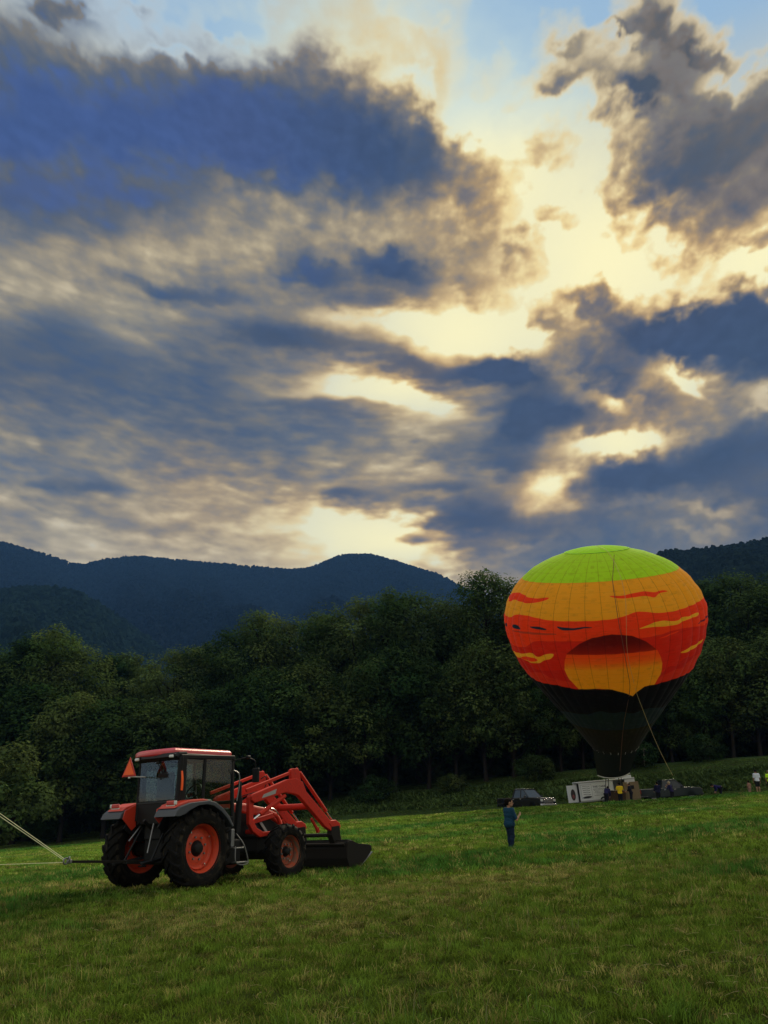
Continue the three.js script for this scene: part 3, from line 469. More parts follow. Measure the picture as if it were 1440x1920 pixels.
  wheel('rear_wheel', 0, 0.75, -0.90, 0.765, 0.44, 0.45, 20, 0.10, M.rim);
  wheel('front_wheel', 2.66, 0.565, 0.92, 0.585, 0.37, 0.335, 17, 0.02, M.dirtyRim, 'front wheel with a muddy rusty orange rim');
  wheel('front_wheel', 2.66, 0.565, -0.92, 0.585, 0.37, 0.335, 17, 0.02, M.dirtyRim, 'front wheel with a muddy rusty orange rim');
  // --- chassis
  obj('rear_axle', [bar([0, 0.75, -0.8], [0, 0.75, 0.8], 0.13, 0.13, 14), box(0.8, 0.62, 0.56, 0.05, 0.78, 0, 0.05), bar([0, 0.75, 0.25], [0, 0.75, 0.62], 0.2, 0.16, 14), bar([0, 0.75, -0.25], [0, 0.75, -0.62], 0.2, 0.16, 14)], M.black, t);
  obj('chassis', [box(2.4, 0.42, 0.46, 1.3, 0.78, 0, 0.04), box(0.95, 0.42, 0.42, 2.9, 0.72, 0, 0.04), box(0.5, 0.5, 0.3, 1.35, 0.62, 0.42, 0.05), box(0.7, 0.42, 0.26, 1.3, 0.6, -0.42, 0.05)], M.black, t);
  obj('front_axle', [beam([2.66, 0.5, 0], [2.67, 0.5, 0], 1.55, 0.2, 0.05), bar([2.66, 0.51, -0.75], [2.66, 0.51, 0.75], 0.1, 0.1, 12), box(0.3, 0.3, 0.18, 2.66, 0.52, 0.68, 0.05), box(0.3, 0.3, 0.18, 2.66, 0.52, -0.68, 0.05)], M.black, t);
  // --- bonnet
  const bonnet = slab([[1.45, 1.44], [1.45, 1.62], [2.0, 1.60], [2.7, 1.50], [3.1, 1.38], [3.26, 1.20], [3.28, 1.06], [3.1, 1.16], [2.7, 1.30]], -0.31, 0.31, 0.05);
  obj('engine_sides', slab([[1.45, 0.9], [1.45, 1.44], [2.7, 1.32], [3.2, 1.1], [3.22, 0.84]], -0.29, 0.29, 0.03), M.black, t);
  obj('bonnet', bonnet, M.orange, t);
  obj('bonnet_grille', box(0.03, 0.3, 0.44, 3.285, 1.0, 0, 0.01), M.black, t);
  obj('bonnet_decal', slab([[2.42, 1.18], [2.5, 1.20], [2.72, 0.98], [2.64, 0.97]], 0.315, 0.33, 0.003), M.decal, t);
  // --- cab
  const rear = -0.42, fr = 1.12, W0 = 0.70, W1 = 0.74, far = 0.66;   // the cab sits a little towards the right-hand side
  const cabin = (g) => { const q = g.attributes.position; for (let i = 0; i < q.count; i++) if (q.getZ(i) < 0) q.setZ(i, q.getZ(i) * far); return g; };
  obj('cab_floor', [box(1.5, 0.32, 1.3, 0.45, 1.18, 0, 0.05), box(0.6, 0.5, 1.36, 0.85, 1.25, 0, 0.05)].map(cabin), M.black, t);
  const frame = [];
  for (const s of [-1, 1]) {
    frame.push(bar([rear, 1.3, s * W0], [rear + 0.02, 2.5, s * W1], 0.05, 0.05, 8), beam([-0.30, 1.62, s * 0.715], [-0.33, 2.5, s * 0.745], 0.055, 0.14, 0.02), beam([0.27, 1.55, s * 0.71], [0.25, 2.5, s * 0.74], 0.05, 0.07, 0.02), bar([fr + 0.06, 1.2, s * (W0 - 0.02)], [fr - 0.04, 2.52, s * (W1 - 0.03)], 0.045, 0.04, 8));
    frame.push(beam([rear, 1.62, s * 0.71], [0.3, 1.64, s * 0.71], 0.06, 0.08, 0.02), beam([0.3, 1.40, s * 0.71], [fr + 0.05, 1.30, s * 0.70], 0.05, 0.06, 0.02), beam([rear, 2.49, s * 0.735], [fr, 2.53, s * 0.735], 0.07, 0.09, 0.02));
  }
  frame.push(bar([rear, 1.62, -W0], [rear, 1.62, W0], 0.04), bar([rear, 2.48, -W1], [rear, 2.48, W1], 0.05), bar([fr, 1.62, -0.66], [fr, 1.62, 0.66], 0.035), bar([fr - 0.04, 2.53, -0.7], [fr - 0.04, 2.53, 0.7], 0.045), box(0.05, 0.4, 1.3, rear - 0.01, 1.42, 0, 0.02));
  obj('cab_frame', frame.map(pick).map(cabin), M.black, t);
  const pane = (n, a, b, c, d) => obj(n, cabin(quad(a, b, c, d)), M.glass, t);
  for (const s of [-1, 1]) {
    pane('side_window', [-0.45, 1.68, s * 0.712], [-0.38, 1.68, s * 0.712], [-0.40, 2.44, s * 0.738], [-0.45, 2.44, s * 0.738]);
    pane('side_window', [-0.25, 1.68, s * 0.712], [0.235, 1.68, s * 0.712], [0.215, 2.45, s * 0.738], [-0.26, 2.45, s * 0.738]);
    pane('door_window', [0.31, 1.45, s * 0.706], [fr + 0.0, 1.36, s * 0.70], [fr - 0.06, 2.49, s * 0.735], [0.29, 2.48, s * 0.738]);
  }
  pane('rear_window', [rear - 0.02, 1.67, -0.65], [rear - 0.02, 1.67, 0.65], [rear - 0.01, 2.44, 0.68], [rear - 0.01, 2.44, -0.68]);
  pane('windscreen', [fr + 0.04, 1.58, -0.63], [fr + 0.04, 1.58, 0.63], [fr - 0.03, 2.49, 0.68], [fr - 0.03, 2.49, -0.68]);
  // roof: rounded slab with a dark underside and a cut-away rear edge
  const roofTop = new THREE.Shape(); roofTop.moveTo(-0.36, -0.50); roofTop.quadraticCurveTo(-0.50, -0.2, -0.50, 0.1); roofTop.quadraticCurveTo(-0.50, 0.5, -0.36, 0.74); roofTop.lineTo(1.22, 0.78); roofTop.quadraticCurveTo(1.38, 0.72, 1.40, 0.1); roofTop.quadraticCurveTo(1.38, -0.48, 1.2, -0.53); roofTop.closePath();
  const roofGeo = new THREE.ExtrudeGeometry(roofTop, { depth: 0.03, bevelEnabled: true, bevelSize: 0.13, bevelThickness: 0.07, bevelSegments: 7, bevelOffset: -0.12 });
  roofGeo.rotateX(-Math.PI / 2); { const q = roofGeo.attributes.position; for (let i = 0; i < q.count; i++) { const x = q.getX(i), y = q.getY(i); q.setY(i, y + 2.585 + 0.035 * (1 - Math.pow((x - 0.4) / 0.95, 2)) * (y > 0.02 ? 1 : 0.3) + 0.012 * x); } roofGeo.computeVertexNormals(); }
  obj('cab_roof', roofGeo, M.roof, t);
  obj('roof_visor', [slab([[-0.54, 2.50], [-0.46, 2.585], [-0.25, 2.60], [-0.2, 2.53], [-0.28, 2.46], [-0.5, 2.46]], -0.49, 0.74, 0.03), cabin(box(1.55, 0.05, 1.42, 0.38, 2.545, 0, 0.02))], M.black, t);
  for (const z of [-0.44, 0.62]) { const l = obj('work_lamp', [box(0.06, 0.06, 0.11, -0.56, 2.50, z, 0.02)], M.lampWhite, t); obj('lamp_housing', box(0.06, 0.09, 0.14, -0.52, 2.51, z, 0.02), M.black, l); }
  obj('handrail', [tube([[-0.37, 1.84, 0.765], [-0.375, 1.95, 0.78], [-0.385, 2.1, 0.78], [-0.395, 2.21, 0.765]], 0.026, 16)], M.slow, t);
  obj('wiper', [tube([[rear - 0.04, 2.4, 0.1], [rear - 0.05, 2.2, 0.3], [rear - 0.04, 2.15, 0.42]], 0.009), box(0.04, 0.06, 0.1, rear - 0.03, 2.42, 0.1)], M.black, t);
  // seat, steering wheel, column
  obj('driver_seat', [box(0.48, 0.14, 0.5, 0.15, 1.58, 0, 0.05), (() => { const g = box(0.13, 0.62, 0.46, -0.12, 1.92, 0, 0.06); return g; })(), box(0.3, 0.2, 0.34, 0.15, 1.43, 0, 0.03)], M.seat, t);
  { const g = new THREE.TorusGeometry(0.19, 0.016, 8, 28); g.rotateY(Math.PI / 2); g.rotateZ(-0.6); g.translate(0.66, 1.86, 0); obj('steering_wheel', [g, bar([0.66, 1.86, 0], [0.86, 1.5, 0], 0.03, 0.05, 8), box(0.3, 0.4, 0.36, 0.92, 1.5, 0, 0.05)], M.black, t); }
  // --- rear fenders: red top shell with a dark rim that follows the wheel
  for (const s of [-1, 1]) {
    const arc = (r, a0, a1, n) => Array.from({ length: n + 1 }, (_, i) => { const a = lerp(a0, a1, i / n); return [Math.cos(a) * r - 0.02, 0.75 + Math.sin(a) * r]; });
    const z0 = s * 0.52, z1 = s * 1.13;
    const shell = [...arc(0.885, 2.42, 0.72, 18)], inner = [...arc(0.845, 0.72, 2.42, 18)];
    void shell; void inner; obj('fender', slab([[-0.82, 1.35], [-0.77, 1.45], [-0.68, 1.52], [-0.4, 1.595], [0.08, 1.635], [0.26, 1.60], [0.48, 1.48], [0.66, 1.32], [0.79, 1.14], [0.75, 1.12], [0.60, 1.28], [0.42, 1.42], [0.2, 1.53], [0.02, 1.56], [-0.2, 1.54], [-0.42, 1.46], [-0.56, 1.38], [-0.70, 1.34]], Math.min(z0, z1), Math.max(z0, z1), 0.014), M.fender, t);
    obj('fender_top', slab([[-0.74, 1.50], [-0.66, 1.575], [-0.38, 1.65], [0.0, 1.672], [0.16, 1.645], [0.0, 1.62], [-0.42, 1.575]], s * 0.54, s * 1.03, 0.02), M.orange, t);
    obj('inner_fender', slab([...arc(0.80, 2.6, 0.5, 16), [0.3, 0.9], [-0.3, 0.9]], s * 0.50, s * 0.535, 0.006), M.black, t); obj('fender_panel', slab([[-0.76, 1.34], [-0.72, 1.5], [-0.46, 1.62], [-0.42, 1.2], [-0.52, 1.12]], s * 0.498, s * 0.478, 0.004), M.orange, t);
    const l = obj('tail_lamp', [box(0.05, 0.085, 0.22, -0.69, 1.60, s * 0.84, 0.02)], M.lampRed, t); obj('lamp_bracket', [box(0.06, 0.03, 0.25, -0.67, 1.55, s * 0.84, 0.01), box(0.045, 0.075, 0.06, -0.69, 1.60, s * 0.975, 0.015)], M.lampWhite, l);
  }
  // --- slow vehicle triangle on its bracket
  { const tri = new THREE.Shape(); tri.moveTo(-0.20, 0); tri.lineTo(0.20, 0); tri.lineTo(0.0, 0.345); tri.closePath();
    const g = new THREE.ExtrudeGeometry(tri, { depth: 0.006, bevelEnabled: true, bevelSize: 0.018, bevelThickness: 0.004, bevelSegments: 2 }); g.rotateY(-Math.PI / 2); g.translate(-0.86, 2.16, -0.28);
    const inner = new THREE.Shape(); inner.moveTo(-0.165, 0.022); inner.lineTo(0.165, 0.022); inner.lineTo(0, 0.305); inner.closePath();
    const gi = new THREE.ExtrudeGeometry(inner, { depth: 0.004, bevelEnabled: false }); gi.rotateY(-Math.PI / 2); gi.translate(-0.872, 2.16, -0.28);
    const p = obj('warning_triangle', g, M.slowEdge, t); p.userData.label = 'fluorescent orange warning triangle with red edge'; obj('triangle_face', gi, M.slow, p); obj('bracket', [bar([-0.86, 2.15, -0.28], [-0.42, 2.15, -0.3], 0.014), box(0.02, 0.05, 0.06, -0.85, 2.14, -0.28, 0.004)], M.lampWhite, p); }
  // --- three-point hitch and the long drawbar that holds the tow straps
  const hitch = [];
  for (const s of [-1, 1]) { hitch.push(beam([-0.1, 0.62, s * 0.34], [-0.95, 0.52, s * 0.42], 0.05, 0.08), bar([-0.7, 0.56, s * 0.40], [-0.32, 1.22, s * 0.36], 0.022), beam([-0.18, 1.18, s * 0.3], [-0.48, 1.26, s * 0.36], 0.05, 0.08)); }
  hitch.push(bar([-0.3, 1.05, 0], [-0.62, 1.3, 0], 0.03), box(0.12, 0.34, 0.5, -0.33, 1.1, 0, 0.03));
  obj('three_point_hitch', hitch.map(pick), M.black, t);
  obj('lift_rod', bar([-0.55, 0.92, -0.5], [-0.25, 1.28, -0.45], 0.02), M.steel, t); obj('lift_rod', bar([-0.62, 0.7, 0.18], [-0.45, 1.24, 0.1], 0.016), M.steel, t);
  obj('drawbar', [beam([-0.1, 0.50, 0], [-1.0, 0.56, 0], 0.12, 0.07), beam([-0.9, 0.56, 0], [-2.26, 0.64, 0], 0.05, 0.045), box(0.12, 0.03, 0.12, -0.62, 0.46, 0.05, 0.01)], M.bucket, t);
  obj('clevis', [(() => { const g = new THREE.TorusGeometry(0.05, 0.014, 8, 20); g.translate(-2.31, 0.65, 0); return g; })(), (() => { const g = new THREE.TorusGeometry(0.04, 0.014, 8, 20); g.rotateY(1.2); g.translate(-2.29, 0.68, 0.06); return g; })(), box(0.1, 0.07, 0.06, -2.24, 0.64, 0, 0.02)].map(pick), M.steel, t);
  // --- steps, mirrors, exhaust
  obj('steps', [tube([[1.2, 0.98, 0.80], [1.36, 0.78, 0.86], [1.47, 0.52, 0.88], [1.5, 0.40, 0.88], [1.14, 0.42, 0.88], [1.12, 0.74, 0.86]], 0.014, 30), box(0.34, 0.03, 0.16, 1.31, 0.42, 0.82, 0.01), box(0.34, 0.03, 0.16, 1.26, 0.70, 0.78, 0.01), box(0.1, 0.36, 0.1, 1.2, 0.9, 0.66, 0.02)].map(pick), M.steel, t);
  obj('cab_handrail', [tube([[1.05, 2.26, 0.80], [1.16, 2.2, 0.84], [1.2, 2.0, 0.84], [1.18, 1.64, 0.80]], 0.014, 24)], M.steel, t);
  for (const s of [-1, 1]) { const m = obj('mirror_arm', [tube([[1.06, 2.46, s * (s > 0 ? 0.74 : 0.48)], [1.3, 2.52, s * 0.92], [1.52, 2.46, s * 0.98], [1.54, 2.28, s * 0.98]], 0.011, 24)], M.black, t); obj('mirror', box(0.05, 0.30, 0.19, 1.54, 2.16, s * 1.0, 0.02), M.black, m); obj('turn_lamp', box(0.1, 0.06, 0.08, 1.34, 2.54, s * 0.94, 0.02), M.black, m); }
  obj('exhaust', [bar([1.52, 1.0, 0.5], [1.55, 1.72, 0.52], 0.075, 0.07, 14), bar([1.55, 1.7, 0.52], [1.55, 2.05, 0.52], 0.045, 0.04, 12)].map(pick), M.black, t);
  // --- loader
  obj('loader_subframe', [...[-1, 1].flatMap((s) => [slab([[1.84, 1.16], [1.82, 1.72], [1.88, 1.79], [1.97, 1.74], [1.98, 1.40], [1.96, 1.24], [2.10, 1.08], [2.32, 0.99], [2.68, 1.00], [2.72, 0.92], [2.2, 0.88], [1.98, 1.0]], s * 0.46, s * 0.56, 0.015), beam([2.0, 1.20, s * 0.44], [2.83, 1.34, s * 0.40], 0.06, 0.11, 0.02), tube([[2.78, 1.36, s * 0.40], [2.95, 1.3, s * 0.40], [3.08, 1.08, s * 0.40], [3.12, 0.9, s * 0.40]], 0.045, 16)]), bar([2.05, 1.0, -0.5], [2.05, 1.0, 0.5], 0.05)].map(pick), M.loader, t);
  obj('hood_guard', tube([[2.62, 1.48, -0.42], [2.9, 1.42, -0.42], [3.25, 1.25, -0.40], [3.32, 0.95, -0.40]], 0.018, 16), M.chrome, t);
  obj('hood_guard', tube([[2.5, 1.50, 0.42], [2.86, 1.44, 0.42], [3.05, 1.22, 0.40], [3.12, 0.95, 0.40]], 0.018, 16), M.chrome, t);
  for (const s of [-1, 1]) {
    const a = s * 0.50, b = s * 0.62, lo = Math.min(a, b), hi = Math.max(a, b);
    obj('loader_arm', slab([[1.84, 1.74], [1.92, 1.79], [3.06, 2.12], [3.34, 2.16], [3.62, 2.08], [3.76, 1.86], [4.80, 1.12], [4.86, 0.98], [4.72, 0.94], [4.50, 1.04], [3.48, 1.76], [3.30, 1.80], [3.0, 1.83], [1.94, 1.60], [1.84, 1.66]], lo, hi, 0.018), M.loader, t);
    obj('knee_plate', [slab([[3.22, 2.10], [3.18, 2.34], [3.26, 2.38], [3.46, 2.38], [3.52, 2.30], [3.56, 2.1]], lo + 0.015, hi - 0.015, 0.01)], M.loader, t);
    obj('pivot_plate', [slab([[4.62, 1.12], [4.72, 1.18], [4.92, 1.19], [5.08, 1.12], [5.12, 1.02], [5.04, 0.95], [4.85, 0.94]], lo - 0.012, hi + 0.012, 0.02)], M.loader, t);
    obj('levelling_link', [beam([1.70, 1.86, s * 0.56], [3.42, 2.34, s * 0.56], 0.05, 0.075, 0.015)], M.loader, t);
    const lc = obj('levelling_cylinder', [bar([3.56, 2.30, s * 0.56], [4.60, 1.40, s * 0.56], 0.042, 0.042, 14), bar([3.44, 2.40, s * 0.56], [3.5, 2.34, s * 0.56], 0.02, 0.02, 8)], M.loader, t);
    obj('piston_rod', bar([4.58, 1.42, s * 0.56], [4.94, 1.11, s * 0.56], 0.02, 0.02, 12), M.chrome, lc);
    const lift = obj('lift_cylinder', [bar([2.18, 1.36, s * 0.56], [3.02, 1.76, s * 0.56], 0.05, 0.05, 14)], M.loader, t);
    obj('piston_rod', bar([1.98, 1.26, s * 0.56], [2.2, 1.37, s * 0.56], 0.024, 0.024, 12), M.chrome, lift);
    obj('arm_decal', slab([[2.16, 1.70], [2.22, 1.78], [2.66, 1.905], [2.62, 1.80]], s > 0 ? hi - 0.001 : lo - 0.006, s > 0 ? hi + 0.006 : lo + 0.001, 0.001), M.decal, t);
    obj('hose', [tube([[1.95, 1.5, s * 0.47], [2.1, 1.62, s * 0.46], [2.6, 1.78, s * 0.47], [3.2, 1.9, s * 0.47]], 0.012, 24), tube([[3.3, 2.2, s * 0.47], [3.44, 2.26, s * 0.45], [3.5, 2.1, s * 0.47], [3.44, 2.0, s * 0.47]], 0.012, 18)], M.black, t);
    obj('bucket_bracket', [slab([[4.74, 1.04], [5.06, 1.06], [5.10, 0.82], [5.16, 0.66], [4.86, 0.62], [4.72, 0.84]], lo - 0.02, hi + 0.02, 0.02)], M.bucket, t);
    obj('parking_stand', [beam([4.12, 1.24, s * 0.47], [4.36, 0.98, s * 0.47], 0.05, 0.06), beam([4.34, 1.02, s * 0.47], [4.40, 0.92, s * 0.47], 0.07, 0.08)], M.loader, t);
  }
  obj('loader_cross_tube', bar([4.02, 1.52, -0.52], [4.02, 1.52, 0.52], 0.075, 0.075, 16), M.loader, t);
  { // bucket: curved back and floor between two side plates, tipped a little forward
    const prof = [[4.88, 0.68], [4.83, 0.52], [4.86, 0.30], [4.94, 0.12], [5.04, 0.04], [5.3, 0.02], [5.86, 0.36]], back = prof.map((p) => p), inner = prof.map(([x, y]) => [x + 0.03, y + 0.03]).reverse();
    const b = obj('bucket', [slab([...back, ...inner], -1.0, 1.0, 0.004), beam([4.90, 0.70, 0], [5.06, 0.68, 0], 2.0, 0.06), bar([4.80, 0.62, -0.98], [4.80, 0.62, 0.98], 0.035, 0.035, 10)], M.bucket, t);
    for (const s of [-1, 1]) obj('side_plate', slab([[4.86, 0.69], [4.84, 0.3], [4.94, 0.10], [5.04, 0.03], [5.3, 0.01], [5.80, 0.36], [5.90, 0.46], [5.88, 0.55], [5.76, 0.58], [5.3, 0.62], [5.06, 0.70]], s * 1.0, s * 1.025, 0.004), M.bucket, b);
    obj('cutting_edge', slab([[5.22, -0.005], [5.24, 0.025], [5.92, 0.405], [5.93, 0.385]], -1.03, 1.03, 0.002), M.steel, b);
    obj('loader_hitch_bar', bar([4.74, 0.84, -0.52], [4.74, 0.84, 0.52], 0.045, 0.045, 12), M.bucket, t);
  }
  t.updateMatrixWorld(true);
  // tow straps from the drawbar's clevis out of the picture to the left
  const tip = V(-2.33, 0.66, 0).applyMatrix4(t.matrixWorld);
  const strap = mat([0.62, 0.62, 0.34], 0.7);
  const run = (name, label, end, off) => { const e = V(...end), mid = tip.clone().lerp(e, 0.5); mid.y -= 0.06; const p = [tip.clone().add(off), mid, e]; tag(obj(name, tube(p.map((q) => [q.x, q.y, q.z]), 0.006, 40, 6), strap), label, 'tow strap'); };
  const d1 = V(-7.99, 0.93, -17.0).sub(tip), d2 = V(-7.83, -0.01, -17.0).sub(tip);
  run('tow_strap', 'yellow tow strap rising from the tractor drawbar to the left picture edge, the higher strand', tip.clone().addScaledVector(d1, 5).toArray(), V(0, 0.02, 0));
  run('tow_strap', 'yellow tow strap slanting from the tractor drawbar, the strand just under the highest', tip.clone().addScaledVector(d1, 5).add(V(0, -0.16, 0.1)).toArray(), V(0, 0, 0.02));
  run('tow_strap', 'yellow tow strap running almost level from the drawbar to the left edge', tip.clone().addScaledVector(d2, 5).toArray(), V(0, -0.03, 0));
}

// ---------------------------------------------------------------- hot air balloon
{
  const R = 8.2, axis = V(-0.0985, 0.9272, 0.3615).normalize(), centre = V(18.72, 15.46, -64), mouth = centre.clone().addScaledVector(axis, -1.357 * R);
  const front = V(-0.2837, 0, 0.9589); front.addScaledVector(axis, -front.dot(axis)).normalize();   // the side that faces the field
  const side = axis.clone().cross(front);   // front, side: the directions of 0 and 90 degrees round the envelope
  const PROF = [[-1.357, 0.224], [-1.10, 0.392], [-0.85, 0.575], [-0.62, 0.745], [-0.40, 0.878], [-0.21, 0.958], [0, 1], [0.13, 0.992], [0.27, 0.945], [0.40, 0.865], [0.52, 0.75], [0.61, 0.615], [0.68, 0.455], [0.718, 0.32], [0.735, 0.22], [0.75, 0.1], [0.752, 0.0]];
  const radius = (h) => { let i = 0; while (i < PROF.length - 2 && PROF[i + 1][0] < h) i++; const p = (k) => PROF[clamp(k, 0, PROF.length - 1)], t = clamp((h - p(i)[0]) / (p(i + 1)[0] - p(i)[0]), 0, 1); return Math.max(0, i > 10 || i < 3 ? lerp(p(i)[1], p(i + 1)[1], t) : cub(p(i - 1)[1], p(i)[1], p(i + 1)[1], p(i + 2)[1], t)); };
  // --- print on the fabric: degrees round the envelope, height in radii above the widest line
  const TW = 2048, TH = 1024, cv = document.createElement('canvas'); cv.width = TW; cv.height = TH;
  const cx = cv.getContext('2d'), X = (d) => (d + 180) / 360 * TW, Y = (h) => (1 - (h + 1.357) / 2.085) * TH;
  const band = (h0, h1, c) => { cx.fillStyle = c; cx.fillRect(0, Y(h1), TW, Y(h0) - Y(h1)); };
  const path = (pts, c, shift = 0) => {
    cx.beginPath(); const n = pts.length, m = (a, b) => [(X(a[0] + shift) + X(b[0] + shift)) / 2, (Y(a[1]) + Y(b[1])) / 2];
    cx.moveTo(...m(pts[n - 1], pts[0])); for (let i = 0; i < n; i++) cx.quadraticCurveTo(X(pts[i][0] + shift), Y(pts[i][1]), ...m(pts[i], pts[(i + 1) % n])); cx.closePath(); cx.fillStyle = c; cx.fill();
  };
  const wave = (base, amp, f, ph) => Array.from({ length: 61 }, (_, i) => { const d = -180 + 6 * i; return [d, base + amp * Math.sin(d * f + ph) + amp * 0.5 * Math.sin(d * f * 2.3 + ph * 2)]; });
  const below = (line, c) => { cx.beginPath(); cx.moveTo(0, TH); line.forEach(([d, h]) => cx.lineTo(X(d), Y(h))); cx.lineTo(TW, TH); cx.closePath(); cx.fillStyle = c; cx.fill(); };
  const LIME = '#b4ff2a', GOLD = '#ffbe2c', RED = '#ff4a1c', DEEP = '#e2301c', MAROON = '#8a1810', NAVY = '#22365a', BLACK = '#0d0c10', YEL = '#ffcb3a';
  band(0.49, 0.73, LIME); band(-1.4, 0.49, GOLD);
  const edge = [[-180, 0.18], [-120, 0.15], [-95, 0.12], [-85, 0.13], [-65, 0.14], [-56, 0.185], [-45, 0.19], [-33, 0.17], [-22, 0.16], [-10, 0.16], [0, 0.162], [9, 0.175], [18, 0.21], [24, 0.20], [29, 0.18], [40, 0.17], [53, 0.18], [73, 0.19], [110, 0.16], [150, 0.2], [180, 0.18]];
  const dense = (l) => { const o = []; for (let d = -180; d <= 180; d += 2) { let i = 0; while (i < l.length - 2 && l[i + 1][0] < d) i++; const p = (k) => l[clamp(k, 0, l.length - 1)], t = (d - p(i)[0]) / (p(i + 1)[0] - p(i)[0]); o.push([d, cub(p(i - 1)[1], p(i)[1], p(i + 1)[1], p(i + 2)[1], t)]); } return o; };
  below(dense(edge), RED);
  below(dense([[-180, -0.1], [-100, -0.17], [-80, -0.16], [-60, -0.15], [-49, -0.12], [-42, -0.06], [-37, -0.04], [-25, -0.03], [-13, -0.025], [12, -0.02], [20, -0.025], [28, -0.02], [38, 0.0], [52, -0.01], [65, -0.04], [80, -0.05], [120, -0.12], [180, -0.1]]), DEEP);
  below(dense([[-180, -0.3], [-100, -0.33], [-75, -0.32], [-60, -0.31], [-45, -0.36], [-30, -0.33], [0, -0.3], [25, -0.31], [34, -0.40], [38, -0.35], [44, -0.36], [49, -0.30], [57, -0.31], [65, -0.235], [80, -0.22], [120, -0.3], [180, -0.3]]), '#d42a22');
  below(dense([[-180, -0.42], [-100, -0.40], [-75, -0.40], [-58, -0.42], [-46, -0.39], [-36, -0.44], [-20, -0.45], [0, -0.45], [30, -0.46], [35, -0.44], [42, -0.40], [50, -0.40], [58, -0.35], [70, -0.33], [120, -0.4], [180, -0.42]]), '#e03c28');
  for (const k of [0, 180]) {   // the same clouds again on the side turned away
    path([[-89, 0.31], [-76, 0.36], [-64, 0.385], [-56, 0.375], [-51, 0.355], [-41, 0.35], [-31, 0.372], [-33, 0.345], [-39, 0.32], [-48, 0.30], [-58, 0.31], [-66, 0.315], [-72, 0.285], [-76, 0.27]], RED, k);
    path([[4, 0.372], [11, 0.355], [21, 0.375], [27, 0.378], [32, 0.355], [36, 0.36], [39, 0.365], [43, 0.345], [37, 0.345], [34, 0.335], [31, 0.31], [28, 0.33], [24, 0.342], [19, 0.335], [12, 0.335], [8, 0.345]], RED, k);
    for (const [a, h, w] of [[-72, 0.035, 4], [-56, 0.06, 6]]) path([[a - w, h], [a - w * 0.3, h + 0.03], [a + w * 0.3, h + 0.02], [a + w, h - 0.01], [a, h - 0.02]], NAVY, k);
    path([[-44, 0.09], [-38, 0.10], [-32, 0.092], [-30, 0.075], [-36, 0.07], [-41, 0.08]], NAVY, k);
    path([[-25, 0.115], [-21, 0.105], [-16, 0.095], [-10, 0.11], [-4, 0.10], [-10, 0.095], [-15, 0.08], [-20, 0.075], [-23, 0.09]], NAVY, k);
    path([[17, 0.055], [22, 0.085], [28, 0.105], [32, 0.11], [37, 0.085], [42, 0.085], [46, 0.105], [52, 0.09], [58, 0.11], [63, 0.09], [58, 0.07], [50, 0.075], [44, 0.06], [39, 0.045], [30, 0.055], [23, 0.065]], YEL, k);
    path([[-80, -0.25], [-70, -0.235], [-57, -0.22], [-50, -0.19], [-46, -0.175], [-41, -0.22], [-35, -0.17], [-28, -0.15], [-31, -0.215], [-37, -0.235], [-42, -0.285], [-52, -0.295], [-60, -0.27], [-78, -0.31]], YEL, k);
    path([[-63, -0.275], [-56, -0.24], [-48, -0.23], [-41, -0.24], [-46, -0.275], [-53, -0.28]], RED, k);
    path([[43, -0.24], [49, -0.21], [54, -0.20], [62, -0.195], [70, -0.17], [70, -0.20], [60, -0.23], [52, -0.245]], YEL, k);
    path([[27, -0.055], [34, -0.03], [42, -0.01], [42, -0.02], [34, -0.045]], RED, k);
    path([[55, 0.0], [66, 0.02], [80, 0.03], [80, 0.01], [66, 0.0]], '#7d2a4a', k);
    path([[-66, 0.01], [-55, 0.03], [-40, 0.04], [-25, 0.045], [-25, 0.03], [-44, 0.015]], '#c64a33', k);
  }
  // dark hills over the lower part
  below(dense([[-180, -0.55], [-100, -0.5], [-70, -0.505], [-55, -0.52], [-36, -0.51], [-22, -0.53], [-10, -0.52], [10, -0.53], [30, -0.52], [44, -0.51], [60, -0.51], [100, -0.52], [180, -0.55]]), BLACK);
  // the setting sun
  {
    const sun = [[-23, -0.23], [-21, -0.15], [-13, -0.05], [-6, 0.005], [4, 0.032], [14, 0.005], [21, -0.06], [28, -0.16], [32, -0.30], [32.5, -0.42], [30, -0.52], [23, -0.52], [20, -0.56], [16, -0.62], [11, -0.58], [2, -0.53], [-6, -0.515], [-20, -0.53], [-24, -0.42], [-25, -0.32]];
    cx.save(); cx.beginPath(); sun.forEach(([d, h], i) => i ? cx.lineTo(X(d), Y(h)) : cx.moveTo(X(d), Y(h))); cx.closePath(); cx.clip();
    const g = cx.createLinearGradient(0, Y(0.03), 0, Y(-0.62)), s = (h, c) => g.addColorStop(clamp((0.03 - h) / 0.65, 0, 1), c);
    s(0.03, '#5a120d'); s(-0.06, '#6e150e'); s(-0.153, '#a3260f'); s(-0.16, '#ff5a1e'); s(-0.24, '#ff7420'); s(-0.32, '#ffb62a'); s(-0.62, '#ffc22c'); cx.fillStyle = g; cx.fillRect(X(-40), Y(0.1), X(40) - X(-40), Y(-0.7) - Y(0.1)); cx.restore();
  }
  below(dense([[-180, -0.9], [-81, -0.92], [-50, -0.86], [-32, -0.845], [-20, -0.83], [-11, -0.79], [1, -0.81], [10, -0.80], [18, -0.83], [33, -0.80], [57, -0.85], [110, -0.9], [180, -0.9]]), '#1c3146');
  below(dense([[-180, -1.03], [0, -1.03], [180, -1.03]]), '#232619');
  // weave, sewn seams across and the tapes between the gores
  { const r = rng(8); for (let i = 0; i < 9000; i++) { cx.fillStyle = r() < 0.5 ? 'rgba(0,0,0,0.035)' : 'rgba(255,255,255,0.03)'; cx.fillRect(r() * TW, r() * TH, 2 + r() * 22, 1 + r() * 12); } }
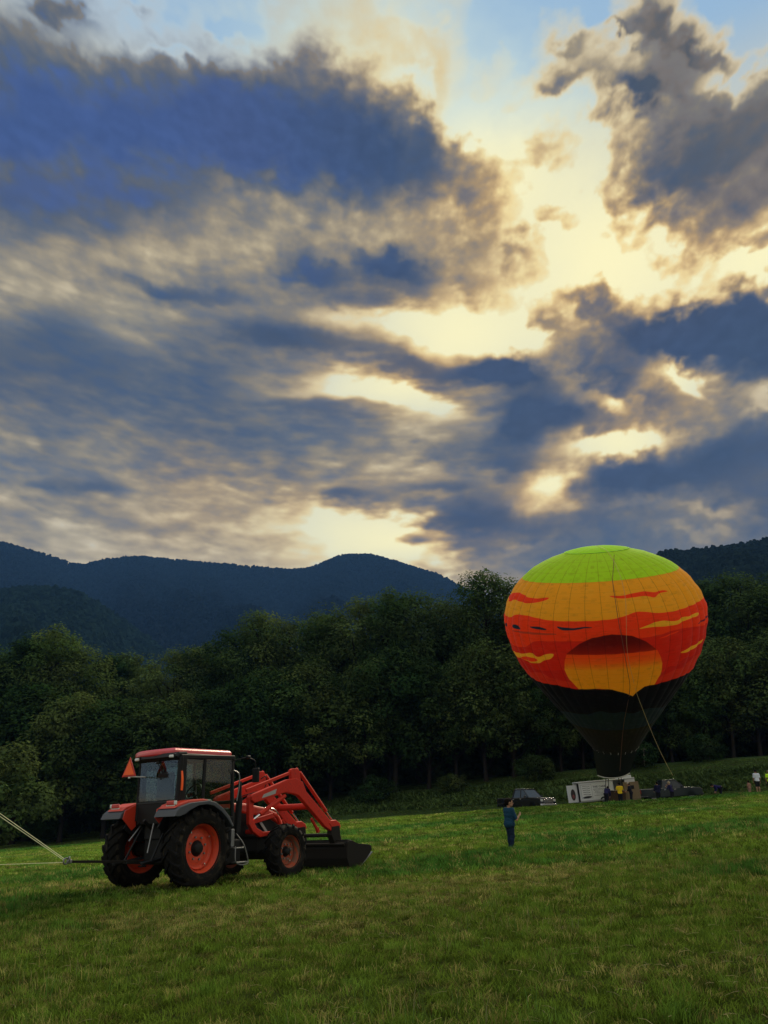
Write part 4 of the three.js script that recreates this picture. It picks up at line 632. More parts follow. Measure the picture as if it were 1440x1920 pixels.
  const GORES = 40; cx.fillStyle = 'rgba(25,12,4,0.2)'; for (let i = 0; i < GORES; i++) cx.fillRect(i / GORES * TW - 0.9, 0, 1.8, TH);
  cx.fillStyle = 'rgba(20,10,4,0.10)'; for (let h = -1.3; h < 0.7; h += 0.085) cx.fillRect(0, Y(h), TW, 1);
  const print = new THREE.CanvasTexture(cv); print.colorSpace = THREE.SRGBColorSpace; print.wrapS = THREE.RepeatWrapping; print.magFilter = THREE.LinearFilter;
  const fabric = new THREE.MeshPhysicalMaterial({ map: print, roughness: 1, specularIntensity: 0.15, side: THREE.DoubleSide, transmission: 0.58, thickness: 0 });
  const t = thing('hot_air_balloon', mouth.toArray());
  tag(t, 'hot air balloon with a sunset design and lime green top, leaning over the field', 'balloon');
  const local = (phi, h, k = 0) => { const r = radius(h) * R + k; return centre.clone().addScaledVector(axis, h * R).addScaledVector(front, Math.cos(phi) * r).addScaledVector(side, Math.sin(phi) * r).sub(mouth); };
  const hs = []; for (let i = 0; i <= 46; i++) hs.push(-1.357 + (0.716 + 1.357) * Math.pow(i / 46, 0.94));
  for (let gI = 0; gI < GORES; gI++) {
    const pos = [], uv = [], idx = [], K = 6;
    for (let j = 0; j < hs.length; j++) for (let k = 0; k <= K; k++) {
      const q = k / K, phi = (gI + q) / GORES * Math.PI * 2 - Math.PI, r = radius(hs[j]), bulge = R * r * 0.02 * (1 - Math.pow(2 * q - 1, 2)) * (0.75 + 0.25 * Math.sin(hs[j] * 40 + gI)) * smooth(-1.36, -1.0, hs[j]);
      const p = local(phi, hs[j], bulge + 0.012 * R * r * noise(phi * 3, hs[j] * 3, 1) * 0.5); pos.push(p.x, p.y, p.z); uv.push((gI + q) / GORES, (hs[j] + 1.357) / 2.085);
    }
    for (let j = 0; j < hs.length - 1; j++) for (let k = 0; k < K; k++) { const a = j * (K + 1) + k; idx.push(a, a + 1, a + K + 1, a + 1, a + K + 2, a + K + 1); }
    const g = new THREE.BufferGeometry(); g.setAttribute('position', new THREE.Float32BufferAttribute(pos, 3)); g.setAttribute('uv', new THREE.Float32BufferAttribute(uv, 2)); g.setIndex(idx); g.computeVertexNormals(); obj('gore', g, fabric, t);
  }
  { // parachute vent that closes the crown, a shallow dome with a scalloped rim
    const pos = [], uv = [], idx = [], n = 80, m = 10;
    for (let j = 0; j <= m; j++) for (let i = 0; i <= n; i++) { const q = j / m, phi = i / n * Math.PI * 2 - Math.PI, rr = q * 0.325 * R * (q === 1 ? 1 + 0.015 * Math.cos(phi * GORES) : 1), h = 0.765 - 0.045 * q * q + (q > 0.9 ? -0.002 : 0) + 0.004 * Math.cos(phi * 20) * q; const p = centre.clone().addScaledVector(axis, h * R).addScaledVector(front, Math.cos(phi) * rr).addScaledVector(side, Math.sin(phi) * rr).sub(mouth); pos.push(p.x, p.y, p.z); uv.push(0.5 + phi / 6.3, 0.93); }
    for (let j = 0; j < m; j++) for (let i = 0; i < n; i++) { const a = j * (n + 1) + i; idx.push(a, a + n + 1, a + 1, a + 1, a + n + 1, a + n + 2); }
    const g = new THREE.BufferGeometry(); g.setAttribute('position', new THREE.Float32BufferAttribute(pos, 3)); g.setAttribute('uv', new THREE.Float32BufferAttribute(uv, 2)); g.setIndex(idx); g.computeVertexNormals(); obj('parachute_vent', g, new THREE.MeshPhysicalMaterial({ color: new THREE.Color('#acff2a'), roughness: 1, specularIntensity: 0.15, side: THREE.DoubleSide, transmission: 0.5, thickness: 0 }), t);
    const ring = []; for (let i = 0; i <= 60; i++) { const phi = i / 60 * Math.PI * 2; ring.push(centre.clone().addScaledVector(axis, 0.717 * R + 0.03).addScaledVector(front, Math.cos(phi) * 0.328 * R).addScaledVector(side, Math.sin(phi) * 0.328 * R).sub(mouth).toArray()); }
    obj('vent_rim', tube(ring, 0.03, 120, 6), mat([0.16, 0.42, 0.015], 0.9), t);
  }
  // mouth: hem, steel cables to the burner frame, scoop with a pale hem
  const dark = mat([0.017, 0.019, 0.011], 1, { specularIntensity: 0.1 }), pale = mat([0.55, 0.53, 0.44], 0.8), hemPts = [], mr = radius(-1.357) * R;
  for (let i = 0; i <= 40; i++) hemPts.push(local(i / 40 * Math.PI * 2, -1.357).toArray());
  obj('mouth_hem', tube(hemPts, 0.04, 100, 6), dark, t);
  const basketTop = V(19.75, 2.95, -69.2);
  for (let i = 0; i < 20; i++) { const phi = i / 20 * Math.PI * 2 + 0.1, p = local(phi, -1.357), q = local(phi, -1.325); obj('carabiner', tube([p.toArray(), p.clone().lerp(q, 0.5).add(V(0.02, 0.02, 0.03)).toArray(), q.toArray()], 0.022, 6, 5), pale, t); }
  for (let i = 0; i < 12; i++) { const phi = i / 12 * Math.PI * 2 + 0.25, p = local(phi, -1.357), s = basketTop.clone().add(V(Math.cos(phi * 1 + 3.4) * 0.0 + (i % 4 < 2 ? -0.55 : 0.55), 0, i < 6 ? 0.4 : -0.4)).sub(mouth); obj('cable', bar(p.toArray(), s.toArray(), 0.008, 0.008, 5), dark, t); }
  { const hem = []; for (let i = 0; i <= 20; i++) { const q = i / 20, w = q * 2 - 1; hem.push(V(19.42 + w * 1.38, 2.70 + 0.30 * Math.pow(Math.abs(w), 2.4) + 0.09 * w, -67.9).sub(mouth)); }
    const pos = [], idx = []; for (let i = 0; i <= 20; i++) { const q = i / 20, phi = lerp(-1.5, 1.5, q), p = local(phi, -1.35); pos.push(p.x, p.y, p.z, hem[i].x, hem[i].y, hem[i].z); } for (let i = 0; i < 20; i++) idx.push(i * 2, i * 2 + 1, i * 2 + 2, i * 2 + 2, i * 2 + 1, i * 2 + 3);
    const g = new THREE.BufferGeometry(); g.setAttribute('position', new THREE.Float32BufferAttribute(pos, 3)); g.setIndex(idx); g.computeVertexNormals();
    obj('scoop', g, dark, t).userData.label = 'black fireproof scoop below the mouth of the envelope'; obj('scoop_hem', tube(hem.map((p) => p.toArray()), 0.05, 40, 6), pale, t).userData.label = 'pale curved hem along the lower edge of the scoop'; }
  // basket with burner frame
  const wicker = mat([0.07, 0.04, 0.022], 0.9, { bumpMap: noiseMap(64, (u, v) => 0.5 + 0.5 * Math.sin(u * 60) * Math.sin(v * 60)), bumpScale: 0.02 }), bx = 19.75, bz = -69.2, by = ground(bx, bz);
  const B = (x, y, z) => [x - mouth.x, y - mouth.y, z - mouth.z];
  const walls = []; for (const [sx, sz, x, z] of [[1.5, 0.07, 0, 0.52], [1.5, 0.07, 0, -0.52], [0.07, 1.1, 0.72, 0], [0.07, 1.1, -0.72, 0]]) { const g = box(sx, 1.1, sz, ...B(bx + x, by + 0.56, bz + z), 0.03); walls.push(g); }
  walls.push(box(1.5, 0.1, 1.1, ...B(bx, by + 0.06, bz), 0.02));
  const bk = obj('basket', walls, wicker, t); obj('basket_rim', [[0.56, 1.56, 0.1], [-0.56, 1.56, 0.1]].map(([z, w]) => box(w, 0.1, 0.1, ...B(bx, by + 1.12, bz + z), 0.045)).concat([0.75, -0.75].map((x) => box(0.1, 0.1, 1.2, ...B(bx + x, by + 1.12, bz), 0.045))), mat([0.03, 0.022, 0.018], 0.6), bk);
  for (const [x, z] of [[0.66, 0.46], [-0.66, 0.46], [0.66, -0.46], [-0.66, -0.46]]) obj('burner_upright', bar(B(bx + x, by + 1.1, bz + z), [basketTop.x - mouth.x + x * 0.8, basketTop.y - mouth.y, basketTop.z - mouth.z + z * 0.8], 0.03), dark, t);
  obj('burner_frame', [0.42, -0.42].map((z) => bar(B(bx - 0.56, basketTop.y, bz + z), B(bx + 0.56, basketTop.y, bz + z), 0.025)).concat([0.56, -0.56].map((x) => bar(B(bx + x, basketTop.y, bz - 0.42), B(bx + x, basketTop.y, bz + 0.42), 0.025))), M.black, t);
  for (const x of [-0.2, 0.2]) obj('burner', lathe([[0.02, -0.12], [0.15, -0.1], [0.16, 0.2], [0.13, 0.24], [0.1, 0.1], [0.01, 0.05]], 'y', 20).translate(...B(bx + x, basketTop.y, bz)), M.steel, t);
  // crown line over the front of the envelope and down to the dark pickup
  const path3 = [[180, 0.744, 0.06], [17, 0.72, 0.2], [17, 0.68, 0.13], [16, 0.62, 0.14], [15, 0.5, 0.14], [13.8, 0.34, 0.14], [12.4, 0.2, 0.14], [11.5, 0.08, 0.13], [11, -0.07, 0.13], [12, -0.25, 0.13], [14.5, -0.42, 0.13], [18, -0.58, 0.14]].map(([d, h, k], i) => i === 0 ? centre.clone().addScaledVector(axis, 0.765 * R + 0.04) : local(d * Math.PI / 180, Math.min(h, 0.716), k).add(mouth).addScaledVector(axis, h > 0.70 ? 0.16 : 0));
  const end = V(22.3, ground(22.3, -62) + 2.05, -62); const last = path3[path3.length - 1];
  for (let i = 1; i <= 6; i++) { const q = i / 6, p = last.clone().lerp(end, q); p.y -= 0.5 * Math.sin(Math.PI * q); path3.push(p); }
  tag(obj('crown_line', tube(path3.map((p) => p.toArray()), 0.013, 200, 6), mat([0.55, 0.42, 0.16], 0.8)), 'tan crown line running down over the balloon to a person by the dark pickup', 'rope');
  const vl = [[24, 0.695, 0.08], [13, 0.6, 0.13], [9, 0.49, 0.13], [8, 0.3, 0.13], [8, 0.15, 0.13], [9, -0.05, 0.13], [11, -0.32, 0.13], [13, -0.5, 0.13], [13, -0.7, 0.1], [12, -0.9, 0.1], [12, -1.1, 0.08]].map(([d, h, k]) => local(d * Math.PI / 180, h, k));
  obj('vent_line', tube([...vl, V(19.6, 3.2, -66.6).sub(mouth)].map((p) => p.toArray()), 0.022, 140, 5), mat([0.16, 0.07, 0.03], 0.8), t);
}

// ---------------------------------------------------------------- pickups, trailer, post
function pickup(name, pos, turn, slope, label, paint, opts = {}) {
  const t = thing(name, pos); t.rotation.set(0, turn, 0); t.rotateZ(slope); tag(t, label, 'pickup truck');
  const tin = mat([0.02, 0.02, 0.022], 0.3), glass = new THREE.MeshPhysicalMaterial({ color: col(0.02, 0.026, 0.032), roughness: 0.05, specularIntensity: 0.7, side: THREE.DoubleSide });
  const bright = mat([0.7, 0.7, 0.7], 0.18, { metalness: 0.9 });
  const arch = (cx, r, n = 10) => Array.from({ length: n + 1 }, (_, i) => { const a = Math.PI * (1 - i / n); return [cx - Math.cos(Math.PI - a) * -r * 1, 0.42 + Math.sin(a) * r]; });
  const bottom = [[-2.85, 0.5], ...arch(-1.72, 0.47), ...arch(1.78, 0.47), [2.78, 0.42]];
  obj('body', slab([...bottom, [2.88, 0.62], [2.84, 1.0], [2.72, 1.09], [2.2, 1.15], [1.15, 1.20], [-0.72, 1.18], [-0.74, 0.78], [-2.86, 0.78]], -0.96, 0.96, 0.05), paint, t);
  for (const s of [-1, 1]) obj('bed_side', slab([[-2.86, 0.74], [-2.86, 1.17], [-0.72, 1.19], [-0.72, 0.74]], s * 0.96, s * 0.82, 0.02), paint, t);
  obj('tailgate', box(0.07, 0.46, 1.64, -2.83, 0.97, 0, 0.02), paint, t);
  obj('bed_rail', [-0.9, 0.9].map((z) => box(2.1, 0.035, 0.1, -1.78, 1.2, z, 0.012)), opts.rail ?? tin, t).userData.kind = undefined;
  // cab: sloping glasshouse with a roof, pillars and panes
  const bw = 0.86, tw = 0.68, P = (x, y, k) => { const q = clamp((y - 1.17) / 0.74, 0, 1); return [x, y, k * lerp(bw, tw, q)]; };
  const roofZ = 1.86, A = [1.28, 1.17], Bp = [0.52, 1.88], Cp = [-0.6, 1.88], D = [-0.82, 1.17];
  obj('roof', [box(1.2, 0.07, 1.36, -0.04, 1.915, 0, 0.033)], paint, t);
  const pil = []; for (const s of [-1, 1]) { pil.push(bar(P(...A, s), P(...Bp, s), 0.045, 0.04, 8), bar(P(...D, s), P(...Cp, s), 0.07, 0.06, 8), bar(P(0.25, 1.17, s), P(0.2, 1.88, s), 0.045, 0.04, 8), bar(P(0.56, 1.89, s), P(-0.64, 1.89, s), 0.05, 0.05, 8)); }
  obj('pillars', pil, paint, t);
  obj('windscreen', quad(P(...A, 0.93), P(...A, -0.93), P(...Bp, -0.92), P(...Bp, 0.92), 0.006), glass, t);
  obj('rear_window', quad(P(...D, -0.93), P(...D, 0.93), P(...Cp, 0.92), P(...Cp, -0.92), 0.006), glass, t);
  for (const s of [-1, 1]) { obj('side_window', quad(P(1.2, 1.18, s), P(0.25, 1.18, s), P(0.2, 1.86, s), P(0.52, 1.86, s), 0.004), glass, t); obj('side_window', quad(P(0.25, 1.18, s), P(-0.78, 1.18, s), P(-0.56, 1.86, s), P(0.2, 1.86, s), 0.004), glass, t); const m = obj('mirror', [box(0.12, 0.17, 0.2, 1.02, 1.28, s * 1.06, 0.03)], tin, t); void m; for (const x of [0.32, -0.62]) obj('door_handle', box(0.16, 0.035, 0.03, x, 1.06, s * 0.97, 0.01), bright, t); }
  if (opts.bar) { for (const q of [-1, 1]) obj('window_trim', bar(P(1.2, 1.165, q * 1.04), P(-0.8, 1.165, q * 1.04), 0.022, 0.022, 6), bright, t); obj('roof_edge_bar', [bar(P(0.56, 1.945, 0.9), P(-0.6, 1.945, 0.9), 0.025, 0.025, 6)], bright, t); obj('bonnet_glint', bar([2.74, 1.10, -0.8], [2.74, 1.10, 0.8], 0.03, 0.03, 6), bright, t); }  // bright bars on roof edge and bonnet are added to imitate highlights
  obj('grille', [box(0.05, 0.34, 1.16, 2.86, 0.86, 0, 0.02)], tin, t);
  for (let i = 0; i < 4; i++) obj('grille_bar', box(0.03, 0.022, 1.1, 2.89, 0.74 + i * 0.08, 0, 0.008), opts.bar ?? tin, t);
  obj('front_bumper', box(0.2, 0.24, 1.94, 2.86, 0.5, 0, 0.05), opts.bumper ?? tin, t); obj('rear_bumper', box(0.14, 0.18, 1.8, -2.92, 0.56, 0, 0.04), tin, t);
  for (const s of [-1, 1]) { obj('headlight', box(0.12, 0.22, 0.32, 2.80, 0.88, s * 0.78, 0.04), M.lampWhite, t); obj('tail_light', box(0.06, 0.34, 0.12, -2.86, 0.98, s * 0.88, 0.02), M.lampRed, t); }
  for (const x of [-1.72, 1.78]) for (const s of [-1, 1]) { const w = new THREE.Group(); w.name = 'wheel'; w.position.set(x, 0.40, s * 0.83); if (s < 0) w.rotation.y = Math.PI; t.add(w); obj('tyre', lathe([[0.24, -0.12], [0.36, -0.13], [0.395, -0.1], [0.40, 0], [0.395, 0.1], [0.36, 0.13], [0.24, 0.12]], 'z', 32), M.rubber, w); obj('rim', [lathe([[0.001, 0.09], [0.06, 0.09], [0.2, 0.06], [0.24, 0.11], [0.25, 0.05]], 'z', 24)], M.steel, w); }
  t.scale.setScalar(0.96); return t;
}
{
  const gx = (x, z) => ground(x, z);
  pickup('pickup_truck', [12.5, gx(12.5, -71.5) + 0.03, -71.5], -0.98, 0.03, 'black pickup truck facing forward, parked on the meadow behind the boy', mat([0.004, 0.004, 0.005], 0.2, { clearcoat: 0.3, clearcoatRoughness: 0.05, specularIntensity: 0.4 }), { bar: M.chrome, bumper: mat([0.5, 0.5, 0.5], 0.25, { metalness: 0.8 }) });
  pickup('pickup_truck', [25.9, gx(25.9, -73.5) + 0.03, -73.5], -0.02, 0.06, 'dark green grey pickup truck seen from its side, right of the trailer', mat([0.012, 0.019, 0.019], 0.3, { clearcoat: 0.4, clearcoatRoughness: 0.15, specularIntensity: 0.6 }), { rail: mat([0.28, 0.28, 0.27], 0.4) });
}
{ // enclosed white trailer with a printed side and a tan loading door
  const x0 = 17.0, z0 = -70.4, g0 = ground(17, z0), g1 = ground(22, z0), tilt = Math.atan2(g1 - g0, 5) * 0.4 + 0.068;
  const t = thing('cargo_trailer', [x0, ground(18.5, z0) - 0.10, z0]); t.rotation.set(0, -0.03, 0); t.rotateZ(tilt);
  tag(t, 'white cargo trailer with printed side panel and open doors, between the two pickups', 'trailer');
  const white = mat([0.62, 0.64, 0.66], 0.5), trim = mat([0.35, 0.36, 0.36], 0.5, { metalness: 0.3 });
  const L = 5.0, Hh = 1.92, D = 1.9, b = 0.36;
  obj('side_panel', [box(3.1, Hh - b, 0.05, 1.56, (Hh + b) / 2, 0.0, 0.01)], white, t); obj('side_panel', [box(0.9, Hh - b, 0.05, L - 0.42, (Hh + b) / 2, 0, 0.01)], white, t);
  obj('back_panel', [box(L, Hh - b, 0.05, L / 2, (Hh + b) / 2, -D, 0.01)], white, t); obj('end_panel', [box(0.05, Hh - b, D, L, (Hh + b) / 2, -D / 2, 0.01)], white, t);
  obj('roof', [box(L + 0.06, 0.07, D + 0.08, L / 2, Hh + 0.03, -D / 2, 0.03)], white, t); obj('floor', [box(L, 0.1, D, L / 2, b - 0.02, -D / 2, 0.02)], trim, t);
  obj('roof_edge_bar', [box(L + 0.04, 0.06, 0.05, L / 2, Hh - 0.02, 0.035, 0.01)], trim, t); obj('roof_vent', [box(1.25, 0.22, 0.7, L - 0.75, Hh + 0.17, -0.6, 0.05)], white, t);
  obj('sill_trim', [box(3.2, 0.1, 0.05, 1.6, b + 0.02, 0.04, 0.01)], trim, t);
  // printed banner on the side
  const cv = document.createElement('canvas'); cv.width = 1024; cv.height = 512; const c = cv.getContext('2d');
  c.fillStyle = '#d5d8da'; c.fillRect(0, 0, 1024, 512);
  c.fillStyle = '#26262a'; c.font = 'bold 86px sans-serif'; c.textBaseline = 'alphabetic'; c.fillText('THE CAKE', 420, 150);
  const r = rng(31); c.fillStyle = '#55575c';
  for (const [y, w, x, hgt] of [[182, 400, 425, 16], [222, 330, 440, 12], [262, 300, 470, 12], [300, 330, 450, 12], [340, 220, 500, 12], [380, 360, 440, 14]]) { let q = x; while (q < x + w) { const k = 12 + r() * 40; c.fillRect(q, y + r() * 3, k, hgt); q += k + 9; } }
  c.lineCap = 'round'; c.strokeStyle = '#3a3b42'; for (let i = 0; i < 5; i++) { c.lineWidth = 9 + 5 * r(); c.beginPath(); c.moveTo(90 + r() * 30, 90 + i * 62); c.bezierCurveTo(150, 40 + i * 70, 200 + r() * 60, 150 + i * 55, 300 + r() * 40, 80 + i * 66); c.stroke(); }
  c.fillStyle = '#1d1d22'; c.beginPath(); c.ellipse(215, 425, 140, 34, -0.06, 0, 7); c.fill(); c.strokeStyle = '#6a6e74'; c.lineWidth = 6; c.strokeRect(50, 40, 330, 420);
  const tex = new THREE.CanvasTexture(cv); tex.colorSpace = THREE.SRGBColorSpace;
  obj('side_banner', quad([0.12, b + 0.1, 0.03], [3.02, b + 0.1, 0.03], [3.02, Hh - 0.12, 0.03], [0.12, Hh - 0.12, 0.03], 0.006), new THREE.MeshPhysicalMaterial({ map: tex, roughness: 0.6, side: THREE.DoubleSide }), t).userData.label = 'printed banner reading THE CAKE';
  // open rear door at the left end with a dark oval picture
  const d = new THREE.Group(); d.name = 'rear_door'; d.position.set(-0.05, b, -0.02); d.rotation.y = 0.25; t.add(d); d.userData.label = 'open white rear door with a dark oval picture';
  obj('door_leaf', [box(0.92, 1.40, 0.05, -0.52, 0.70, 0, 0.01)], white, d); { const g = new THREE.CylinderGeometry(0.22, 0.22, 0.012, 32); g.rotateX(Math.PI / 2); g.scale(1, 2.1, 1); g.translate(-0.46, 0.62, 0.031); const p = obj('oval_picture', g, mat([0.03, 0.02, 0.02], 0.6), d); void p; const f = new THREE.CylinderGeometry(0.09, 0.12, 0.010, 20); f.rotateX(Math.PI / 2); f.scale(1, 1.5, 1); f.translate(-0.46, 0.48, 0.038); obj('red_figure', f, mat([0.22, 0.05, 0.05], 0.6), d); }
  obj('door_hinge_post', [box(0.12, 1.5, 0.14, 0.02, b + 0.75, 0.03, 0.01)], M.black, t);
  // tan plywood door leaning open at the right end
  const ply = mat([0.20, 0.14, 0.08], 0.75), pd = new THREE.Group(); pd.name = 'tan_door'; pd.position.set(3.75, 0.12, 0.85); pd.rotation.y = -0.12; t.add(pd); pd.userData.label = 'tan plywood door with a small dark window';
  obj('door_leaf', [box(1.32, 1.52, 0.05, 0.62, 0.76, 0, 0.01)], ply, pd); obj('door_window', box(0.42, 0.30, 0.02, 0.66, 1.08, 0.032, 0.005), M.black, pd); obj('door_batten', [box(1.3, 0.08, 0.03, 0.62, 0.2, 0.038, 0.008)], ply, pd);
  for (const x of [2.1, 2.95]) { const w = new THREE.Group(); w.name = 'wheel'; w.position.set(x, 0.34, -0.06); t.add(w); obj('tyre', lathe([[0.18, -0.1], [0.30, -0.11], [0.335, 0], [0.30, 0.11], [0.18, 0.1]], 'z', 28), M.rubber, w); obj('rim', lathe([[0.001, 0.07], [0.14, 0.05], [0.185, 0.09]], 'z', 20), M.steel, w); }
  obj('axle', bar([2.1, 0.34, -D + 0.1], [2.95, 0.34, -D + 0.1], 0.05), M.black, t); obj('tow_bar', [bar([L, b - 0.05, -0.4], [L + 1.2, b - 0.1, -D / 2], 0.05), bar([L, b - 0.05, -D + 0.4], [L + 1.2, b - 0.1, -D / 2], 0.05), bar([L + 1.1, -0.08, -D / 2], [L + 1.1, 0.32, -D / 2], 0.05)], M.black, t);
}
{
  const wood = mat([0.17, 0.14, 0.11], 0.9), x = 28.4, z = -87, y = ground(x, z), t = thing('wooden_post', [x, y, z]); tag(t, 'small wooden post with a crossbar in the weeds before the wood', 'post');
  obj('post', [box(0.11, 2.1, 0.11, 0, 1.0, 0, 0.01)], wood, t); obj('crossbar', [box(0.85, 0.1, 0.07, 0.02, 1.75, 0.08, 0.01)], wood, t);
}

// ---------------------------------------------------------------- people
// A body is a set of tapered capsules joined by a smooth minimum and meshed as one surface (surface nets).
const capsule = (a, b, ra, rb, sx = 1) => ({ a, b, ra, rb: rb ?? ra });
function sdf(list, k) {
  const L = list.map(({ a, b, ra, rb }) => { const d = [b[0] - a[0], b[1] - a[1], b[2] - a[2]]; return { a, d, ra, rb, q: 1 / Math.max(1e-9, d[0] * d[0] + d[1] * d[1] + d[2] * d[2]) }; });
  return (x, y, z) => {
    let m = 1e9;
    for (const c of L) {
      const px = x - c.a[0], py = y - c.a[1], pz = z - c.a[2], h = clamp((px * c.d[0] + py * c.d[1] + pz * c.d[2]) * c.q, 0, 1);
      const v = Math.hypot(px - c.d[0] * h, py - c.d[1] * h, pz - c.d[2] * h) - lerp(c.ra, c.rb, h), w = clamp(0.5 + 0.5 * (m - v) / k, 0, 1);
      m = lerp(m, v, w) - k * w * (1 - w);
    }
    return m;
  };
}
function surfaceNet(f, lo, hi, h) {
  const n = [0, 1, 2].map((i) => Math.ceil((hi[i] - lo[i]) / h) + 1), at = (i, j, k) => (k * n[1] + j) * n[0] + i, v = new Float32Array(n[0] * n[1] * n[2]);
  for (let k = 0; k < n[2]; k++) for (let j = 0; j < n[1]; j++) for (let i = 0; i < n[0]; i++) v[at(i, j, k)] = f(lo[0] + i * h, lo[1] + j * h, lo[2] + k * h);
  const id = new Int32Array(v.length).fill(-1), pos = [], idx = [];
  for (let k = 0; k < n[2] - 1; k++) for (let j = 0; j < n[1] - 1; j++) for (let i = 0; i < n[0] - 1; i++) {
    let c = 0, x = 0, y = 0, z = 0; const g = (a, b, d) => v[at(i + a, j + b, k + d)];
    for (let e = 0; e < 12; e++) {
      const ax = e >> 2, p = e & 1, q = (e >> 1) & 1, A = ax === 0 ? [0, p, q] : ax === 1 ? [p, 0, q] : [p, q, 0], B = ax === 0 ? [1, p, q] : ax === 1 ? [p, 1, q] : [p, q, 1], va = g(...A), vb = g(...B);
      if ((va < 0) !== (vb < 0)) { const t = va / (va - vb); x += lerp(A[0], B[0], t); y += lerp(A[1], B[1], t); z += lerp(A[2], B[2], t); c++; }
    }
    if (c) { id[at(i, j, k)] = pos.length / 3; pos.push(lo[0] + (i + x / c) * h, lo[1] + (j + y / c) * h, lo[2] + (k + z / c) * h); }
  }
  const face = (a, b, c, d, flip) => { if (a < 0 || b < 0 || c < 0 || d < 0) return; flip ? idx.push(a, c, b, a, d, c) : idx.push(a, b, c, a, c, d); };
  for (let k = 1; k < n[2] - 1; k++) for (let j = 1; j < n[1] - 1; j++) for (let i = 1; i < n[0] - 1; i++) {
    const s = v[at(i, j, k)] < 0;
    if (s !== v[at(i + 1, j, k)] < 0) face(id[at(i, j - 1, k - 1)], id[at(i, j, k - 1)], id[at(i, j, k)], id[at(i, j - 1, k)], !s);
    if (s !== v[at(i, j + 1, k)] < 0) face(id[at(i - 1, j, k - 1)], id[at(i - 1, j, k)], id[at(i, j, k)], id[at(i, j, k - 1)], !s);
    if (s !== v[at(i, j, k + 1)] < 0) face(id[at(i - 1, j - 1, k)], id[at(i, j - 1, k)], id[at(i, j, k)], id[at(i - 1, j, k)], !s);
  }
  const nor = new Float32Array(pos.length), e = h * 0.5;
  for (let i = 0; i < pos.length; i += 3) { const [x, y, z] = [pos[i], pos[i + 1], pos[i + 2]], g = V(f(x + e, y, z) - f(x - e, y, z), f(x, y + e, z) - f(x, y - e, z), f(x, y, z + e) - f(x, y, z - e)).normalize(); nor[i] = g.x; nor[i + 1] = g.y; nor[i + 2] = g.z; }
  const g = new THREE.BufferGeometry(); g.setAttribute('position', new THREE.Float32BufferAttribute(pos, 3)); g.setAttribute('normal', new THREE.Float32BufferAttribute(nor, 3)); g.setIndex(idx); return g;
}
const bounds = (list, pad) => { const lo = [1e9, 1e9, 1e9], hi = [-1e9, -1e9, -1e9]; for (const c of list) for (const [p, r] of [[c.a, c.ra], [c.b, c.rb]]) for (let i = 0; i < 3; i++) { lo[i] = Math.min(lo[i], p[i] - r - pad); hi[i] = Math.max(hi[i], p[i] + r + pad); } return [lo, hi]; };
